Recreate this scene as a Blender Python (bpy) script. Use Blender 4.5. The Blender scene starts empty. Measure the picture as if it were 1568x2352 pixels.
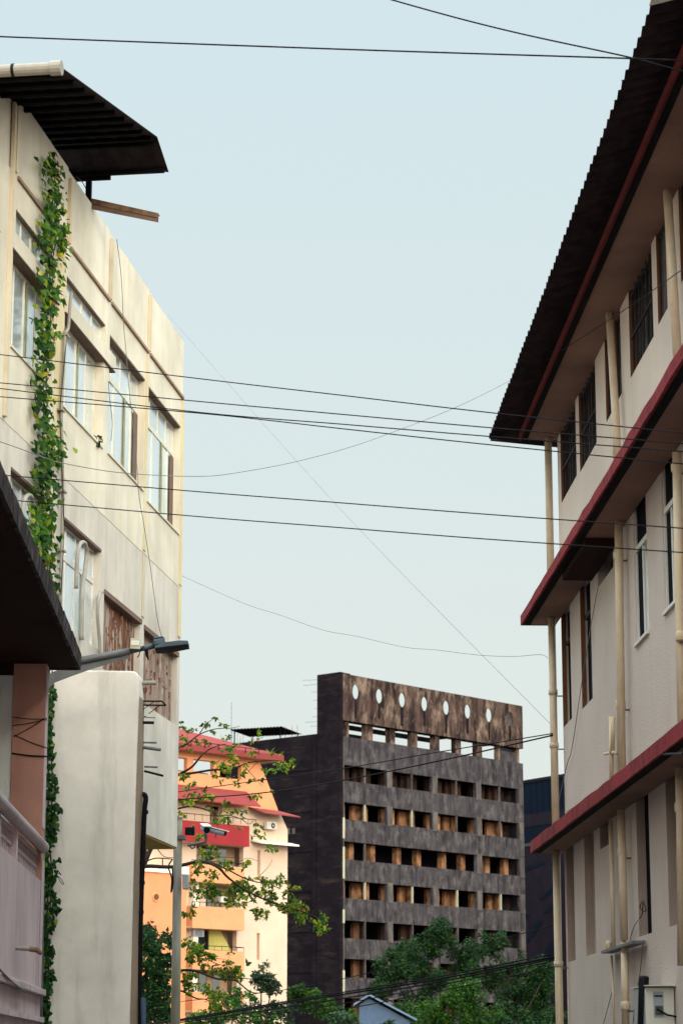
import bpy, math, random
from mathutils import Vector, Matrix
random.seed(7)
C = bpy.context.scene.collection
# ------------------------------------------------------------------ camera model / un-projection helpers
FOC = 5553.0; TH = math.atan(1274/FOC); CT, ST = math.cos(TH), math.sin(TH); EYE = 1.6
def ray(px, py):
    a, b = (px-784)/FOC, (1176-py)/FOC
    return (a, CT-b*ST, ST+b*CT)
def at(px, py, Y):
    r = ray(px, py); k = Y/r[1]
    return Vector((r[0]*k, Y, EYE+r[2]*k))
class Plane:            # a vertical building plane: u along it (away from the camera), w across it, z up
    def __init__(s, px, py, Y, ang):
        p = at(px, py, Y); s.o = (p.x, p.y); a = math.radians(ang); s.ang = ang
        s.d = (math.sin(a), math.cos(a)); s.n = (-s.d[1], s.d[0])
    def uz(s, px, py, w=0):
        r = ray(px, py); ox = s.o[0]+s.n[0]*w; oy = s.o[1]+s.n[1]*w
        k = (ox*s.n[0]+oy*s.n[1])/(r[0]*s.n[0]+r[1]*s.n[1])
        x, y = r[0]*k-ox, r[1]*k-oy
        return x*s.d[0]+y*s.d[1], EYE+r[2]*k
    def loc(s, px, py, w=0):
        u, z = s.uz(px, py, w); return (u, w, z)
    def world(s, u, w, z):
        return Vector((s.o[0]+s.d[0]*u+s.n[0]*w, s.o[1]+s.d[1]*u+s.n[1]*w, z))
    def empty(s, name, label, cat, group=None):
        e = thing(name, label, cat, (s.o[0], s.o[1], 0), math.radians(90-s.ang), group); return e
def z1(x, y): return (x*.2929, 91.85+y*.2929)
def z2(x, y): return (x*.2929, 734.8+y*.2929)
def z3(x, y): return (x*.2929, 1102.2+y*.2929)
def z4(x, y): return (x*.2929, 1662.5+y*.2929)
def z5(x, y): return ((340+x/3.136)*.9185, (1700+y/3.136)*.9185)
def zp(x, y): return (x/3.92*.9185, (1960+y/3.92)*.9185)
def dk(x, y): return ((750+x/2.6133)*.9185, (1660+y/2.6133)*.9185)
def dl(x, y): return ((750+x/2.24)*.9185, (2060+y/2.24)*.9185)
def r3(x, y): return ((1207+x/3.136)*.9185, (y/3.136)*.9185)
def r4(x, y): return ((1207+x/3.136)*.9185, (650+y/3.136)*.9185)
def r5(x, y): return ((1207+x/3.136)*.9185, (1150+y/3.136)*.9185)
def r6(x, y): return ((1257+x/3.136)*.9185, (1810+y/3.136)*.9185)
def zb(x, y): return ((440+x/5.227)*.9185, (1740+y/5.227)*.9185)
def zc(x, y): return ((350+x/3.136)*.9185, (2300+y/3.136)*.9185)
def zl(x, y): return ((300+x/7.84)*.9185, (1550+y/7.84)*.9185)

# ------------------------------------------------------------------ object helpers
def tag(o, label=None, cat=None, group=None, kind=None):
    if label: o['label'] = label
    if cat: o['category'] = cat
    if group: o['group'] = group
    if kind: o['kind'] = kind
    return o
def thing(name, label, cat, loc=(0, 0, 0), rz=0, group=None):
    o = bpy.data.objects.new(name, None); C.objects.link(o); o.empty_display_size = .2
    o.location = loc; o.rotation_euler = (0, 0, rz)
    return tag(o, label, cat, group)
class MB:
    def __init__(s): s.v = []; s.f = []; s.smooth = False
    def quad(s, *p):
        n = len(s.v); s.v += [tuple(q) for q in p]; s.f.append(tuple(range(n, n+len(p))))
    def box(s, x0, x1, y0, y1, z0, z1):
        if x0 > x1: x0, x1 = x1, x0
        if y0 > y1: y0, y1 = y1, y0
        if z0 > z1: z0, z1 = z1, z0
        n = len(s.v)
        s.v += [(x, y, z) for z in (z0, z1) for x, y in ((x0, y0), (x1, y0), (x1, y1), (x0, y1))]
        for f in ((3, 2, 1, 0), (4, 5, 6, 7), (0, 1, 5, 4), (1, 2, 6, 5), (2, 3, 7, 6), (3, 0, 4, 7)):
            s.f.append(tuple(n+i for i in f))
        return s
    def prism(s, base, top):          # two matching loops
        n = len(s.v); k = len(base)
        s.v += [tuple(p) for p in base]+[tuple(p) for p in top]
        s.f.append(tuple(n+i for i in reversed(range(k)))); s.f.append(tuple(n+k+i for i in range(k)))
        for i in range(k):
            j = (i+1) % k; s.f.append((n+i, n+j, n+k+j, n+k+i))
        return s
    def slab_uz(s, pts, w0, w1):      # polygon in (u,z) given a thickness across w
        return s.prism([(u, w0, z) for u, z in pts], [(u, w1, z) for u, z in pts])
    def tube(s, pts, r, n=8, caps=True):
        pts = [Vector(p) for p in pts]; rs = r if isinstance(r, (list, tuple)) else [r]*len(pts)
        base = len(s.v); up = Vector((0, 0, 1)); prev = None
        for i, p in enumerate(pts):
            t = (pts[min(i+1, len(pts)-1)]-pts[max(i-1, 0)]).normalized()
            if prev is None:
                a = t.cross(up if abs(t.z) < .9 else Vector((1, 0, 0))).normalized()
            else:
                a = (prev-t*prev.dot(t)).normalized()
            prev = a; b = t.cross(a)
            for k in range(n):
                g = 2*math.pi*k/n; q = p+(a*math.cos(g)+b*math.sin(g))*rs[i]; s.v.append(tuple(q))
        for i in range(len(pts)-1):
            for k in range(n):
                k2 = (k+1) % n
                s.f.append((base+i*n+k, base+i*n+k2, base+(i+1)*n+k2, base+(i+1)*n+k))
        if caps:
            s.f.append(tuple(base+k for k in reversed(range(n))))
            s.f.append(tuple(base+(len(pts)-1)*n+k for k in range(n)))
        return s
    def wall(s, u0, u1, z0, z1, w0, w1, holes):   # wall with rectangular openings, closed shell
        us = sorted({u0, u1, *[h[0] for h in holes], *[h[1] for h in holes]}); us = [u for u in us if u0 <= u <= u1]
        zs = sorted({z0, z1, *[h[2] for h in holes], *[h[3] for h in holes]}); zs = [z for z in zs if z0 <= z <= z1]
        def solid(i, j):
            if i < 0 or j < 0 or i >= len(us)-1 or j >= len(zs)-1: return False
            cu, cz = (us[i]+us[i+1])/2, (zs[j]+zs[j+1])/2
            return not any(h[0] < cu < h[1] and h[2] < cz < h[3] for h in holes)
        for i in range(len(us)-1):
            for j in range(len(zs)-1):
                if not solid(i, j): continue
                a, b, c, d = us[i], us[i+1], zs[j], zs[j+1]
                s.quad((a, w0, c), (b, w0, c), (b, w0, d), (a, w0, d))
                s.quad((a, w1, c), (a, w1, d), (b, w1, d), (b, w1, c))
                if not solid(i-1, j): s.quad((a, w0, c), (a, w0, d), (a, w1, d), (a, w1, c))
                if not solid(i+1, j): s.quad((b, w0, c), (b, w1, c), (b, w1, d), (b, w0, d))
                if not solid(i, j-1): s.quad((a, w0, c), (a, w1, c), (b, w1, c), (b, w0, c))
                if not solid(i, j+1): s.quad((a, w0, d), (b, w0, d), (b, w1, d), (a, w1, d))
        return s
    def build(s, name, mat, parent=None, smooth=False, bevel=0, **kw):
        me = bpy.data.meshes.new(name); me.from_pydata(s.v, [], s.f); me.update()
        o = bpy.data.objects.new(name, me); C.objects.link(o); me.materials.append(mat)
        if parent: o.parent = parent
        if smooth or s.smooth:
            for p in me.polygons: p.use_smooth = True
        if bevel:
            m = o.modifiers.new('bevel', 'BEVEL'); m.width = bevel; m.segments = 2; m.limit_method = 'ANGLE'
        if kw: tag(o, **kw)
        return o
def each(m, name, mat, parent, **kw):      # every loose piece of a mesh builder becomes a part of its own
    par = list(range(len(m.v)))
    def find(i):
        while par[i] != i: par[i] = par[par[i]]; i = par[i]
        return i
    for f in m.f:
        for i in f[1:]: par[find(i)] = find(f[0])
    gr = {}
    for f in m.f: gr.setdefault(find(f[0]), []).append(f)
    for fs in gr.values():
        ids = sorted({i for f in fs for i in f}); mp = {i: k for k, i in enumerate(ids)}; q = MB()
        q.v = [m.v[i] for i in ids]; q.f = [tuple(mp[i] for i in f) for f in fs]; q.build(name, mat, parent, **kw)
def B(*a): return MB().box(*a)
def smooth_path(p, k=6):
    p = [Vector(q) for q in p]
    if len(p) < 3: return p
    o = []
    for i in range(len(p)-1):
        a, b, c, d = p[max(i-1, 0)], p[i], p[i+1], p[min(i+2, len(p)-1)]
        for j in range(k):
            t = j/k
            o.append(.5*((2*b)+(c-a)*t+(2*a-5*b+4*c-d)*t*t+(3*b-a-3*c+d)*t**3))
    return o+[p[-1]]

# ------------------------------------------------------------------ materials
def newmat(name):
    m = bpy.data.materials.new(name); m.use_nodes = True; nt = m.node_tree
    return m, nt, nt.nodes['Principled BSDF']
def rgb(c): return (c[0], c[1], c[2], 1)
def noise(nt, scale=(1, 1, 1), s=1, detail=5, rough=.6, off=(0, 0, 0)):
    tc = nt.nodes.new('ShaderNodeTexCoord'); mp = nt.nodes.new('ShaderNodeMapping'); n = nt.nodes.new('ShaderNodeTexNoise')
    mp.inputs['Scale'].default_value = scale; mp.inputs['Location'].default_value = off
    n.inputs['Scale'].default_value = s; n.inputs['Detail'].default_value = detail; n.inputs['Roughness'].default_value = rough
    nt.links.new(tc.outputs['Object'], mp.inputs[0]); nt.links.new(mp.outputs[0], n.inputs['Vector'])
    return n.outputs['Fac']
def ramp(nt, src, lo, hi, a=0, b=1):
    r = nt.nodes.new('ShaderNodeMapRange'); r.inputs[1].default_value = lo; r.inputs[2].default_value = hi
    r.inputs[3].default_value = a; r.inputs[4].default_value = b; nt.links.new(src, r.inputs[0]); return r.outputs[0]
def mix(nt, fac, a, b, mode='MIX'):
    m = nt.nodes.new('ShaderNodeMix'); m.data_type = 'RGBA'; m.blend_type = mode
    for i, v in ((0, fac), (6, a), (7, b)):
        if isinstance(v, (int, float)): m.inputs[i].default_value = v
        elif isinstance(v, tuple): m.inputs[i].default_value = rgb(v)
        else: nt.links.new(v, m.inputs[i])
    return m.outputs[2]
def bump(nt, bs, src, strength, dist=.01):
    b = nt.nodes.new('ShaderNodeBump'); b.inputs['Strength'].default_value = strength; b.inputs['Distance'].default_value = dist
    nt.links.new(src, b.inputs['Height']); nt.links.new(b.outputs[0], bs.inputs['Normal'])
_seed = [0]
def plaster(name, base, stain, amt=.5, streak=(5, 5, .5), lo=.48, hi=.72, rough=.9, bmp=.4, fine=70, blotch=.8, var=.14, stain2=None, amt2=.4, lo2=.55, hi2=.7, s2=(1.3, 1.3, .8), spec=.2):
    m, nt, bs = newmat(name); _seed[0] += 3.7; o = _seed[0]
    f1 = ramp(nt, noise(nt, streak, 1, 6, .65, (o, 0, 0)), lo, hi, 0, amt)
    f2 = noise(nt, (1, 1, 1), blotch, 4, .6, (0, o, 0))
    lo_c = tuple(c*(1-var) for c in base); hi_c = tuple(min(1, c*(1+var)) for c in base)
    col = mix(nt, ramp(nt, f2, .35, .65), lo_c, hi_c)
    col = mix(nt, f1, col, stain)
    if stain2: col = mix(nt, ramp(nt, noise(nt, s2, 1, 7, .7, (0, 0, o)), lo2, hi2, 0, amt2), col, stain2)
    fn = noise(nt, (1, 1, 1), fine, 3, .6)
    col = mix(nt, ramp(nt, fn, .3, .7, .88, 1.06), (0, 0, 0), col, 'MIX') if False else col
    nt.links.new(col, bs.inputs['Base Color']); bs.inputs['Roughness'].default_value = rough
    bs.inputs['Specular IOR Level'].default_value = spec if max(base) > .09 else .05
    if bmp: bump(nt, bs, fn, bmp)
    return m
def metal(name, col, rough=.5, met=.6, var=.2, stain=None, amt=.4):
    m, nt, bs = newmat(name)
    f = noise(nt, (1, 1, 1), 6, 5, .6)
    c = mix(nt, ramp(nt, f, .35, .65), tuple(x*(1-var) for x in col), tuple(x*(1+var) for x in col))
    if stain: c = mix(nt, ramp(nt, noise(nt, (9, 9, 2), 1, 5, .7), .5, .65, 0, amt), c, stain)
    nt.links.new(c, bs.inputs['Base Color']); bs.inputs['Roughness'].default_value = rough; bs.inputs['Metallic'].default_value = met
    bs.inputs['Specular IOR Level'].default_value = .35 if max(col) > .05 else .06
    return m
def glass(name, col, rough=.08, met=.0, tint=.5):
    m, nt, bs = newmat(name)
    f = noise(nt, (1, 1, .5), 1.4, 3, .5)
    c = mix(nt, ramp(nt, f, .35, .65), tuple(x*.8 for x in col), col)
    nt.links.new(c, bs.inputs['Base Color']); bs.inputs['Roughness'].default_value = rough
    bs.inputs['Metallic'].default_value = met; bs.inputs['IOR'].default_value = 1.9
    bump(nt, bs, noise(nt, (1, 1, 1), 2.5, 2, .5), .12, .02)
    return m
def leafmat(name, cols, transl=.35):
    m, nt, bs = newmat(name)
    g = nt.nodes.new('ShaderNodeNewGeometry'); r = nt.nodes.new('ShaderNodeValToRGB')
    r.color_ramp.interpolation = 'CONSTANT'
    while len(r.color_ramp.elements) < len(cols): r.color_ramp.elements.new(.5)
    acc = 0; tot = sum(c[1] for c in cols)
    for e, (c, wgt) in zip(r.color_ramp.elements, cols):
        e.position = acc/tot; e.color = rgb(c); acc += wgt
    nt.links.new(g.outputs['Random Per Island'], r.inputs[0])
    big = ramp(nt, noise(nt, (1, 1, 1), .9, 3, .5), .38, .62, .6, 1.25)
    vm = nt.nodes.new('ShaderNodeVectorMath'); vm.operation = 'SCALE'
    nt.links.new(r.outputs[0], vm.inputs[0]); nt.links.new(big, vm.inputs['Scale'])
    nt.links.new(vm.outputs[0], bs.inputs['Base Color']); bs.inputs['Roughness'].default_value = .55
    bs.inputs['Specular IOR Level'].default_value = .15
    t = nt.nodes.new('ShaderNodeBsdfTranslucent'); nt.links.new(vm.outputs[0], t.inputs[0])
    ms = nt.nodes.new('ShaderNodeMixShader'); ms.inputs[0].default_value = transl
    nt.links.new(bs.outputs[0], ms.inputs[1]); nt.links.new(t.outputs[0], ms.inputs[2])
    nt.links.new(ms.outputs[0], nt.nodes['Material Output'].inputs['Surface'])
    return m
M = {}
M['cream'] = plaster('cream_wall', (.63, .575, .475), (.42, .36, .29), .34, (3, 3, .28), .47, .78, stain2=(.58, .42, .22), amt2=.40, lo2=.52, hi2=.70, s2=(3.5, 3.5, .2), bmp=.25)
M['cream_low'] = plaster('cream_lower_wall', (.57, .52, .46), (.33, .28, .27), .5, (3, 3, .35), .46, .75, stain2=(.50, .40, .34), amt2=.4, bmp=.25)
M['ochre'] = plaster('ochre_paint', (.60, .49, .29), (.60, .53, .40), .7, (6, 6, .4), .4, .7)
M['ridge'] = plaster('ridge_paint', (.58, .50, .38), (.5, .33, .16), .6, (6, 6, .35), .45, .7)
M['head'] = plaster('window_head', (.17, .11, .085), (.08, .05, .045), .5)
M['ledge'] = plaster('ledge_paint', (.30, .20, .145), (.20, .13, .09), .5)
M['soffit_ochre'] = plaster('ochre_soffit', (.42, .29, .08), (.25, .16, .05), .5)
M['alu'] = metal('cream_frame', (.62, .60, .50), .5, .1, .08)
M['alu_olive'] = metal('olive_frame', (.28, .27, .12), .5, .1, .15)
M['alu_white'] = metal('white_frame', (.66, .65, .62), .5, .1, .06)
M['glass'] = glass('pale_glass', (.82, .88, .90), .16, .6)
M['glass_dark'] = glass('dark_glass', (.03, .045, .055), .06, .0)
M['glass_mid'] = glass('mid_glass', (.62, .66, .68), .1, .85)
M['brick'] = plaster('raw_infill', (.20, .075, .035), (.09, .035, .025), .8, (4, 4, .6), .4, .6, stain2=(.42, .34, .30), amt2=.85, lo2=.5, hi2=.56, s2=(7, 7, 1.6), bmp=1, fine=14)
M['brick2'] = plaster('plastered_infill', (.29, .20, .155), (.13, .075, .06), .8, (8, 8, 1.4), .46, .6, stain2=(.50, .45, .42), amt2=.9, lo2=.56, hi2=.60, s2=(12, 12, 2.2), bmp=1, fine=14)
M['sheet'] = metal('dark_roof_sheet', (.024, .016, .019), .8, .0, .3)
M['purlin'] = metal('dark_steel', (.004, .004, .005), .8, .0)
M['pvc'] = metal('pvc_pipe', (.26, .235, .20), .45, 0, .06, (.35, .28, .22), .4)
M['black'] = metal('black_plastic', (.008, .008, .010), .5, 0)
M['wire'] = metal('cable_rubber', (.010, .008, .012), .6, 0)
M['wire_grey'] = metal('grey_cable', (.17, .17, .18), .6, 0)
M['wire_faint'] = metal('pale_cable', (.22, .24, .25), .6, 0)
M['rust'] = metal('rusty_channel', (.19, .11, .065), .8, .1, .3, (.06, .03, .025), .7)
M['fin'] = plaster('rendered_fin', (.76, .70, .64), (.40, .38, .33), .55, (3.5, 3.5, .45), .5, .72, bmp=.22, fine=60, blotch=1.5, var=.10, stain2=(.50, .44, .36), amt2=.35, lo2=.6, hi2=.75)
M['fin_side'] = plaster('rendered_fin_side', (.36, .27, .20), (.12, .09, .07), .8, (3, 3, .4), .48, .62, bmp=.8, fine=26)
M['pink'] = plaster('pink_pillar', (.46, .24, .19), (.34, .17, .13), .4, (3, 3, .4), bmp=.4)
M['mauve'] = plaster('mauve_wall', (.54, .43, .45), (.26, .21, .225), .55, (5, 5, .35), .48, .72, bmp=.6, fine=40)
M['white_wall'] = plaster('pale_wall', (.66, .68, .66), (.5, .5, .48), .4)
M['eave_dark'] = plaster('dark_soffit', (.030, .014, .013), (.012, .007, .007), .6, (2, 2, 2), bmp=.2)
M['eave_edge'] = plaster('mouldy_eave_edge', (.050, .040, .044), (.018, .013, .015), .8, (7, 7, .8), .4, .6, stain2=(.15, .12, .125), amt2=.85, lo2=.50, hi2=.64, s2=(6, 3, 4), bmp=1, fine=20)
M['galv'] = metal('galvanised_steel', (.12, .12, .125), .55, .3, .15)
M['duct'] = metal('grey_duct', (.33, .31, .28), .6, 0, .12)
M['lamp_blue'] = metal('blue_grey_casting', (.055, .08, .105), .5, .1)
M['lens'] = metal('lamp_lens', (.004, .005, .008), .5, 0)
M['box'] = metal('junction_plastic', (.50, .48, .36), .6, 0)
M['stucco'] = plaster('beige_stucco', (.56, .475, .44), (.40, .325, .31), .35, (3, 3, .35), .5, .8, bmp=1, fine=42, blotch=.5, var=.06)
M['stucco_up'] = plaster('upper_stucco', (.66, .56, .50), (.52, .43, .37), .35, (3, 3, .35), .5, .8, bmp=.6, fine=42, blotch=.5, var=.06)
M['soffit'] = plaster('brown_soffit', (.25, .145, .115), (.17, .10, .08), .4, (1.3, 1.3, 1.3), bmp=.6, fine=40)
M['red'] = plaster('red_fascia', (.25, .024, .034), (.09, .012, .016), .85, (6, 6, 3), .45, .65, bmp=1, fine=25)
M['niche_shade'] = plaster('niche_shaded_plaster', (.36, .275, .245), (.24, .175, .155), .6, (5, 5, .6), bmp=1, fine=42)  # plaster darkened: the shade on the recessed jambs is put into the colour
M['reddark'] = plaster('dark_red_beam', (.11, .012, .015), (.06, .008, .01), .5)
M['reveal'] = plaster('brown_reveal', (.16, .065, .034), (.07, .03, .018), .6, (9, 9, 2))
M['pipe'] = metal('cream_drainpipe', (.60, .475, .345), .5, 0, .06, (.46, .30, .15), .45)
M['bars'] = metal('window_bars', (.030, .026, .028), .6, .2)
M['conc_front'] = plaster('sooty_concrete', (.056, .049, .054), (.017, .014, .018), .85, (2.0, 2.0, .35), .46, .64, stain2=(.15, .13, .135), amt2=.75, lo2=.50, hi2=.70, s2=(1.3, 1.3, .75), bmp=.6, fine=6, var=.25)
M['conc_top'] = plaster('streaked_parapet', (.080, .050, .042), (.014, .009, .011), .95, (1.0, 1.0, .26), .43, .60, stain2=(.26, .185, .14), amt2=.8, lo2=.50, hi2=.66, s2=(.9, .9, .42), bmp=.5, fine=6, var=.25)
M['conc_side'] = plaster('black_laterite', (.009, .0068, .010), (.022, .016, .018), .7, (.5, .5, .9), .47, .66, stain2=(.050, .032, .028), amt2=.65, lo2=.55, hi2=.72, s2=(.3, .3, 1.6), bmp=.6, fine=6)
M['conc_edge'] = plaster('pale_column', (.115, .098, .090), (.045, .038, .042), .8, (1.2, 1.2, .5), .4, .6, var=.2)
M['limewash'] = plaster('limewash', (.44, .42, .31), (.25, .22, .16), .5)
M['raw_orange_lit'] = plaster('raw_interior_lit', (.33, .165, .085), (.09, .045, .03), .9, (1.3, 1.3, 1.0), .46, .62, stain2=(.05, .03, .025), amt2=.7, lo2=.55, hi2=.7, s2=(.7, .7, .5), var=.3)  # one plaster in three colours: sunlit, half lit and unlit
M['raw_half_lit'] = plaster('raw_interior_half_lit', (.22, .11, .06), (.07, .035, .025), .8, (.9, .9, .3), .44, .6, var=.3)
M['raw_unlit'] = plaster('raw_interior_unlit', (.055, .030, .024), (.02, .014, .014), .8, (.9, .9, .3), .44, .6)
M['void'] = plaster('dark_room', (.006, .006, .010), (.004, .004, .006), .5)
M['ycream'] = plaster('pale_yellow_wall', (.64, .475, .37), (.58, .43, .29), .3, (.8, .8, .2), bmp=.1, var=.05)
M['peach'] = plaster('peach_wall', (.70, .30, .15), (.62, .255, .11), .35, (.8, .8, .25), bmp=.1, var=.06)
M['peach_annex'] = plaster('deep_peach_wall', (.66, .27, .13), (.58, .235, .12), .35, (.8, .8, .25), bmp=.1, var=.06)
M['yred'] = plaster('red_balcony', (.28, .024, .030), (.28, .022, .026), .4, (.8, .8, .25), bmp=.1, var=.06)
M['roofred'] = plaster('red_roof_sheet', (.235, .044, .044), (.20, .032, .034), .4, (5, 5, 5), bmp=.1, var=.06)
M['ywhite'] = plaster('white_trim', (.74, .70, .60), (.6, .55, .45), .4, bmp=.1)
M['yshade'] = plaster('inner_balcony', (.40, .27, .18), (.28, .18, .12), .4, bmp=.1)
M['lime_sun_patch'] = plaster('lime_sun_patch', (.46, .42, .13), (.40, .37, .12), .4, bmp=.1)
M['acwhite'] = metal('air_conditioner_white', (.58, .56, .50), .5, 0, .05)
M['acgrey'] = metal('air_conditioner_grey', (.27, .30, .33), .5, 0, .08)
M['panel_dark'] = plaster('purple_grey_panels', (.019, .014, .022), (.013, .010, .016), .5, (.4, .4, .4), bmp=.1)
M['navy_glass'] = plaster('navy_glass', (.0025, .007, .018), (.004, .012, .028), .6, (.3, .3, .3), rough=.5, bmp=0)
M['blue_sheet'] = metal('blue_sheet', (.055, .095, .17), .6, .0, .12)
M['blue_roof'] = metal('blue_roof', (.11, .16, .25), .6, .0, .1)
M['bark'] = plaster('bark', (.032, .023, .019), (.016, .012, .010), .6, (14, 14, 2))
M['pole'] = plaster('weathered_pole', (.19, .18, .165), (.09, .08, .075), .7, (9, 9, 1.2), stain2=(.30, .27, .06), amt2=.35, lo2=.45, hi2=.65, s2=(3, 3, .3), bmp=.6, fine=40)
M['leaf_vine'] = leafmat('vine_leaf', [((.012, .055, .006), 4), ((.026, .10, .007), 5), ((.07, .17, .010), 3.5), ((.20, .28, .012), 2), ((.52, .42, .02), .7)], .35)
M['leaf_vine_low'] = leafmat('lower_vine_leaf', [((.007, .035, .009), 5), ((.013, .058, .010), 5), ((.035, .10, .012), 2), ((.16, .24, .02), .5)], .35)
M['leaf_branch'] = leafmat('branch_leaf', [((.022, .070, .008), 3.4), ((.065, .14, .010), 4), ((.16, .22, .012), 3.8), ((.34, .28, .02), 1.3), ((.42, .20, .02), .4)], .45)
M['leaf_dense'] = leafmat('dense_leaf', [((.006, .028, .009), 5), ((.011, .045, .011), 4), ((.03, .085, .012), 2), ((.14, .16, .015), .4)], .3)
M['leaf_tree'] = leafmat('tree_leaf', [((.006, .026, .008), 5), ((.012, .044, .009), 5), ((.026, .072, .010), 2.5), ((.06, .09, .012), .6)], .3)
M['leaf_bright'] = leafmat('bright_leaf', [((.010, .050, .006), 5), ((.028, .092, .008), 5), ((.075, .145, .010), 2.5)], .35)
M['leaf_grey'] = leafmat('grey_leaf', [((.016, .040, .020), 5), ((.030, .060, .028), 5), ((.05, .085, .036), 2.5)], .3)
M['ground'] = plaster('earth', (.055, .045, .035), (.05, .05, .03), .5, (.3, .3, .3), var=.2)
M['asphalt'] = plaster('asphalt', (.05, .05, .052), (.035, .035, .036), .5, (1, 1, 1), var=.15)
M['paving'] = plaster('paving', (.12, .11, .10), (.09, .08, .075), .5, (1, 1, 1), var=.15)

# ------------------------------------------------------------------ the ground
B(-1500, 1500, -300, 2500, -1, 0).build('ground', M['ground'], kind='structure')
B(-1.6, 1.4, -60, 95, .004, .008).build('road', M['asphalt'], kind='structure')
B(1.4, 2.6, -60, 60, 0, .12).build('pavement', M['paving'], kind='structure')
B(-2.2, -1.6, -60, 60, 0, .12).build('pavement', M['paving'], kind='structure')

# ================================================================== LEFT: cream building
L = Plane(407, 1948, 36, 7.85)
cb = L.empty('cream_building', 'tall cream building on the left with yellow pilasters and a dark metal roof canopy', 'building')
NE = -34.0
bays_top = [(-9.75, -7.85, 9.6, 10.715), (-7.35, -5.25, 9.55, 10.715)]
clere = [(-9.68, -7.85, 10.93, 11.25), (-7.3, -5.2, 10.93, 11.23)]
tall = [(-4.95, -2.75, 9.56, 11.18), (-2.52, -.24, 9.47, 11.15)]
mid = [(-9.55, -7.9, 6.85, 8.22), (-7.1, -5.12, 6.85, 8.19)]
infill = [(-4.93, -2.75, 6.65, 7.7), (-2.5, -.18, 6.55, 7.66)]
near = [(-12.6, -10.5, 9.55, 10.715), (-12.6, -10.5, 6.85, 8.2), (-15.2, -13.1, 9.55, 10.715), (-15.2, -13.1, 6.85, 8.2)]
MB().wall(NE, 0, 8.66, 11.64, 0, .25, bays_top+clere+tall+[n for n in near if n[2] > 9]).build('wall', M['cream'], cb)
MB().wall(NE, 0, 4.76, 8.66, .004, .25, mid+infill+[n for n in near if n[2] < 9]).build('wall', M['cream_low'], cb, label='greyer stained lower wall')
# parapet, set back a touch behind the drip ledge, stepping down at every ridge
p = MB()
for a, b, z in ((NE, -9.93, 12.50), (-9.93, -7.3, 12.66), (-7.3, -5.02, 12.63), (-5.02, -2.58, 12.60), (-2.58, 0, 12.57)):
    p.box(a, b-.002, .015, .2, 11.64, z)
p.build('parapet', M['cream'], cb)
B(NE, 0, .25, 9, 11.3, 11.5).build('roof_slab', M['cream_low'], cb)
B(-.2, -.004, .25, 9, 4.76, 11.3).build('end_wall', M['cream_low'], cb)
B(-.2, -.004, 1.66, 9, 0, 4.759).build('end_wall', M['cream_low'], cb)
B(NE, -.2, 1.4, 1.65, 0, 4.7).build('ground_floor_wall', M['cream_low'], cb)
B(NE, -.002, .02, 1.39, 4.735, 4.757).build('soffit', M['soffit_ochre'], cb)
B(NE, -.2, 8.7, 9, 0, 11.3).build('back_wall', M['cream_low'], cb)
# ridges between bays
for u in (-9.78, -7.27, -4.98, -2.55):
    B(u-.035, u+.035, -.03, .014, 11.66, 12.52).build('ridge', M['ridge'], cb)
B(-9.98, -9.9, -.04, -.001, 8.7, 12.45).build('ridge', M['ridge'], cb)
for a, b in ((-9.68, -7.34), (-7.2, -5.04), (-4.93, -2.6), (-2.5, -.12)):
    B(a, b, -.030, .014, 11.61, 11.65).build('drip_ledge', M['ledge'], cb)
for z0, z1_, us in ((8.7, 11.58, ((-7.78, -7.4), (-2.7, -2.56), (-.2, -.01))),):
    for a, b in us:
        B(a, b, -.012, -.001, z0, z1_).build('pilaster', M['ochre'], cb)
B(-.2, -.01, -.010, .002, 7.9, 8.64).build('pilaster', M['ochre'], cb)
B(-2.7, -2.56, -.010, .002, 7.75, 8.64).build('pilaster', M['ridge'], cb)
# hoods over the two nearest windows
for a, b in ((-9.95, -7.72), (-7.42, -4.72), (-12.7, -10.4)):
    B(a, b, -.035, -.013, 10.722, 10.925).box(max(a, -5.25) if b > -5 else b-.02, b, -.0129, .12, 10.722, 10.925).build('window_hood', M['cream'], cb)
    B(a, b, -.034, .11, 10.708, 10.720).build('hood_soffit', M['head'], cb)
def pane_window(par, u0, u1, z0, z1, rec, cols, frame, pane, transom=None, tcols=3, fw=.045, gaps=(), slim=.012, sgn=1):
    w = rec*sgn
    f = MB()
    def bx(a, b, c, d, e=.02): f.box(a, b, w, w+e*sgn, c, d)
    bx(u0, u1, z1-fw, z1); bx(u0, u1, z0, z0+fw); bx(u0, u0+fw, z0+fw, z1-fw); bx(u1-fw, u1, z0+fw, z1-fw)
    zt = z1-fw
    if transom:
        bx(u0+fw, u1-fw, transom-.035, transom+.035)
        for i in range(1, tcols):
            u = u0+(u1-u0)*i/tcols; f.box(u-slim, u+slim, w+.002*sgn, w+.018*sgn, transom+.035, z1-fw)
        zt = transom-.035
    for c in cols[1:-1]:
        u = u0+(u1-u0)*c; f.box(u-slim, u+slim, w+.002*sgn, w+.018*sgn, z0+fw, zt)
    fo = f.build('window', frame, par)
    if transom:
        for i in range(tcols):
            a, b = u0+(u1-u0)*i/tcols, u0+(u1-u0)*(i+1)/tcols
            B(a, b-.002, w+.012*sgn, w+.016*sgn, transom, z1-.01).build('pane', pane, fo)
    for i in range(len(cols)-1):
        a, b = u0+(u1-u0)*cols[i], u0+(u1-u0)*cols[i+1]; dw = (.010, .015)[i % 2]
        B(a, b-.002, w+dw*sgn, w+(dw+.003)*sgn, z0+.01, zt+.01).build('pane', pane, fo)
    for c, gw in gaps:
        u = u0+(u1-u0)*c; B(u, u+gw, w-.008*sgn, w-.002*sgn, z0+fw, zt).build('sash_stile', M['alu_olive'], fo)
    return fo
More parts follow.
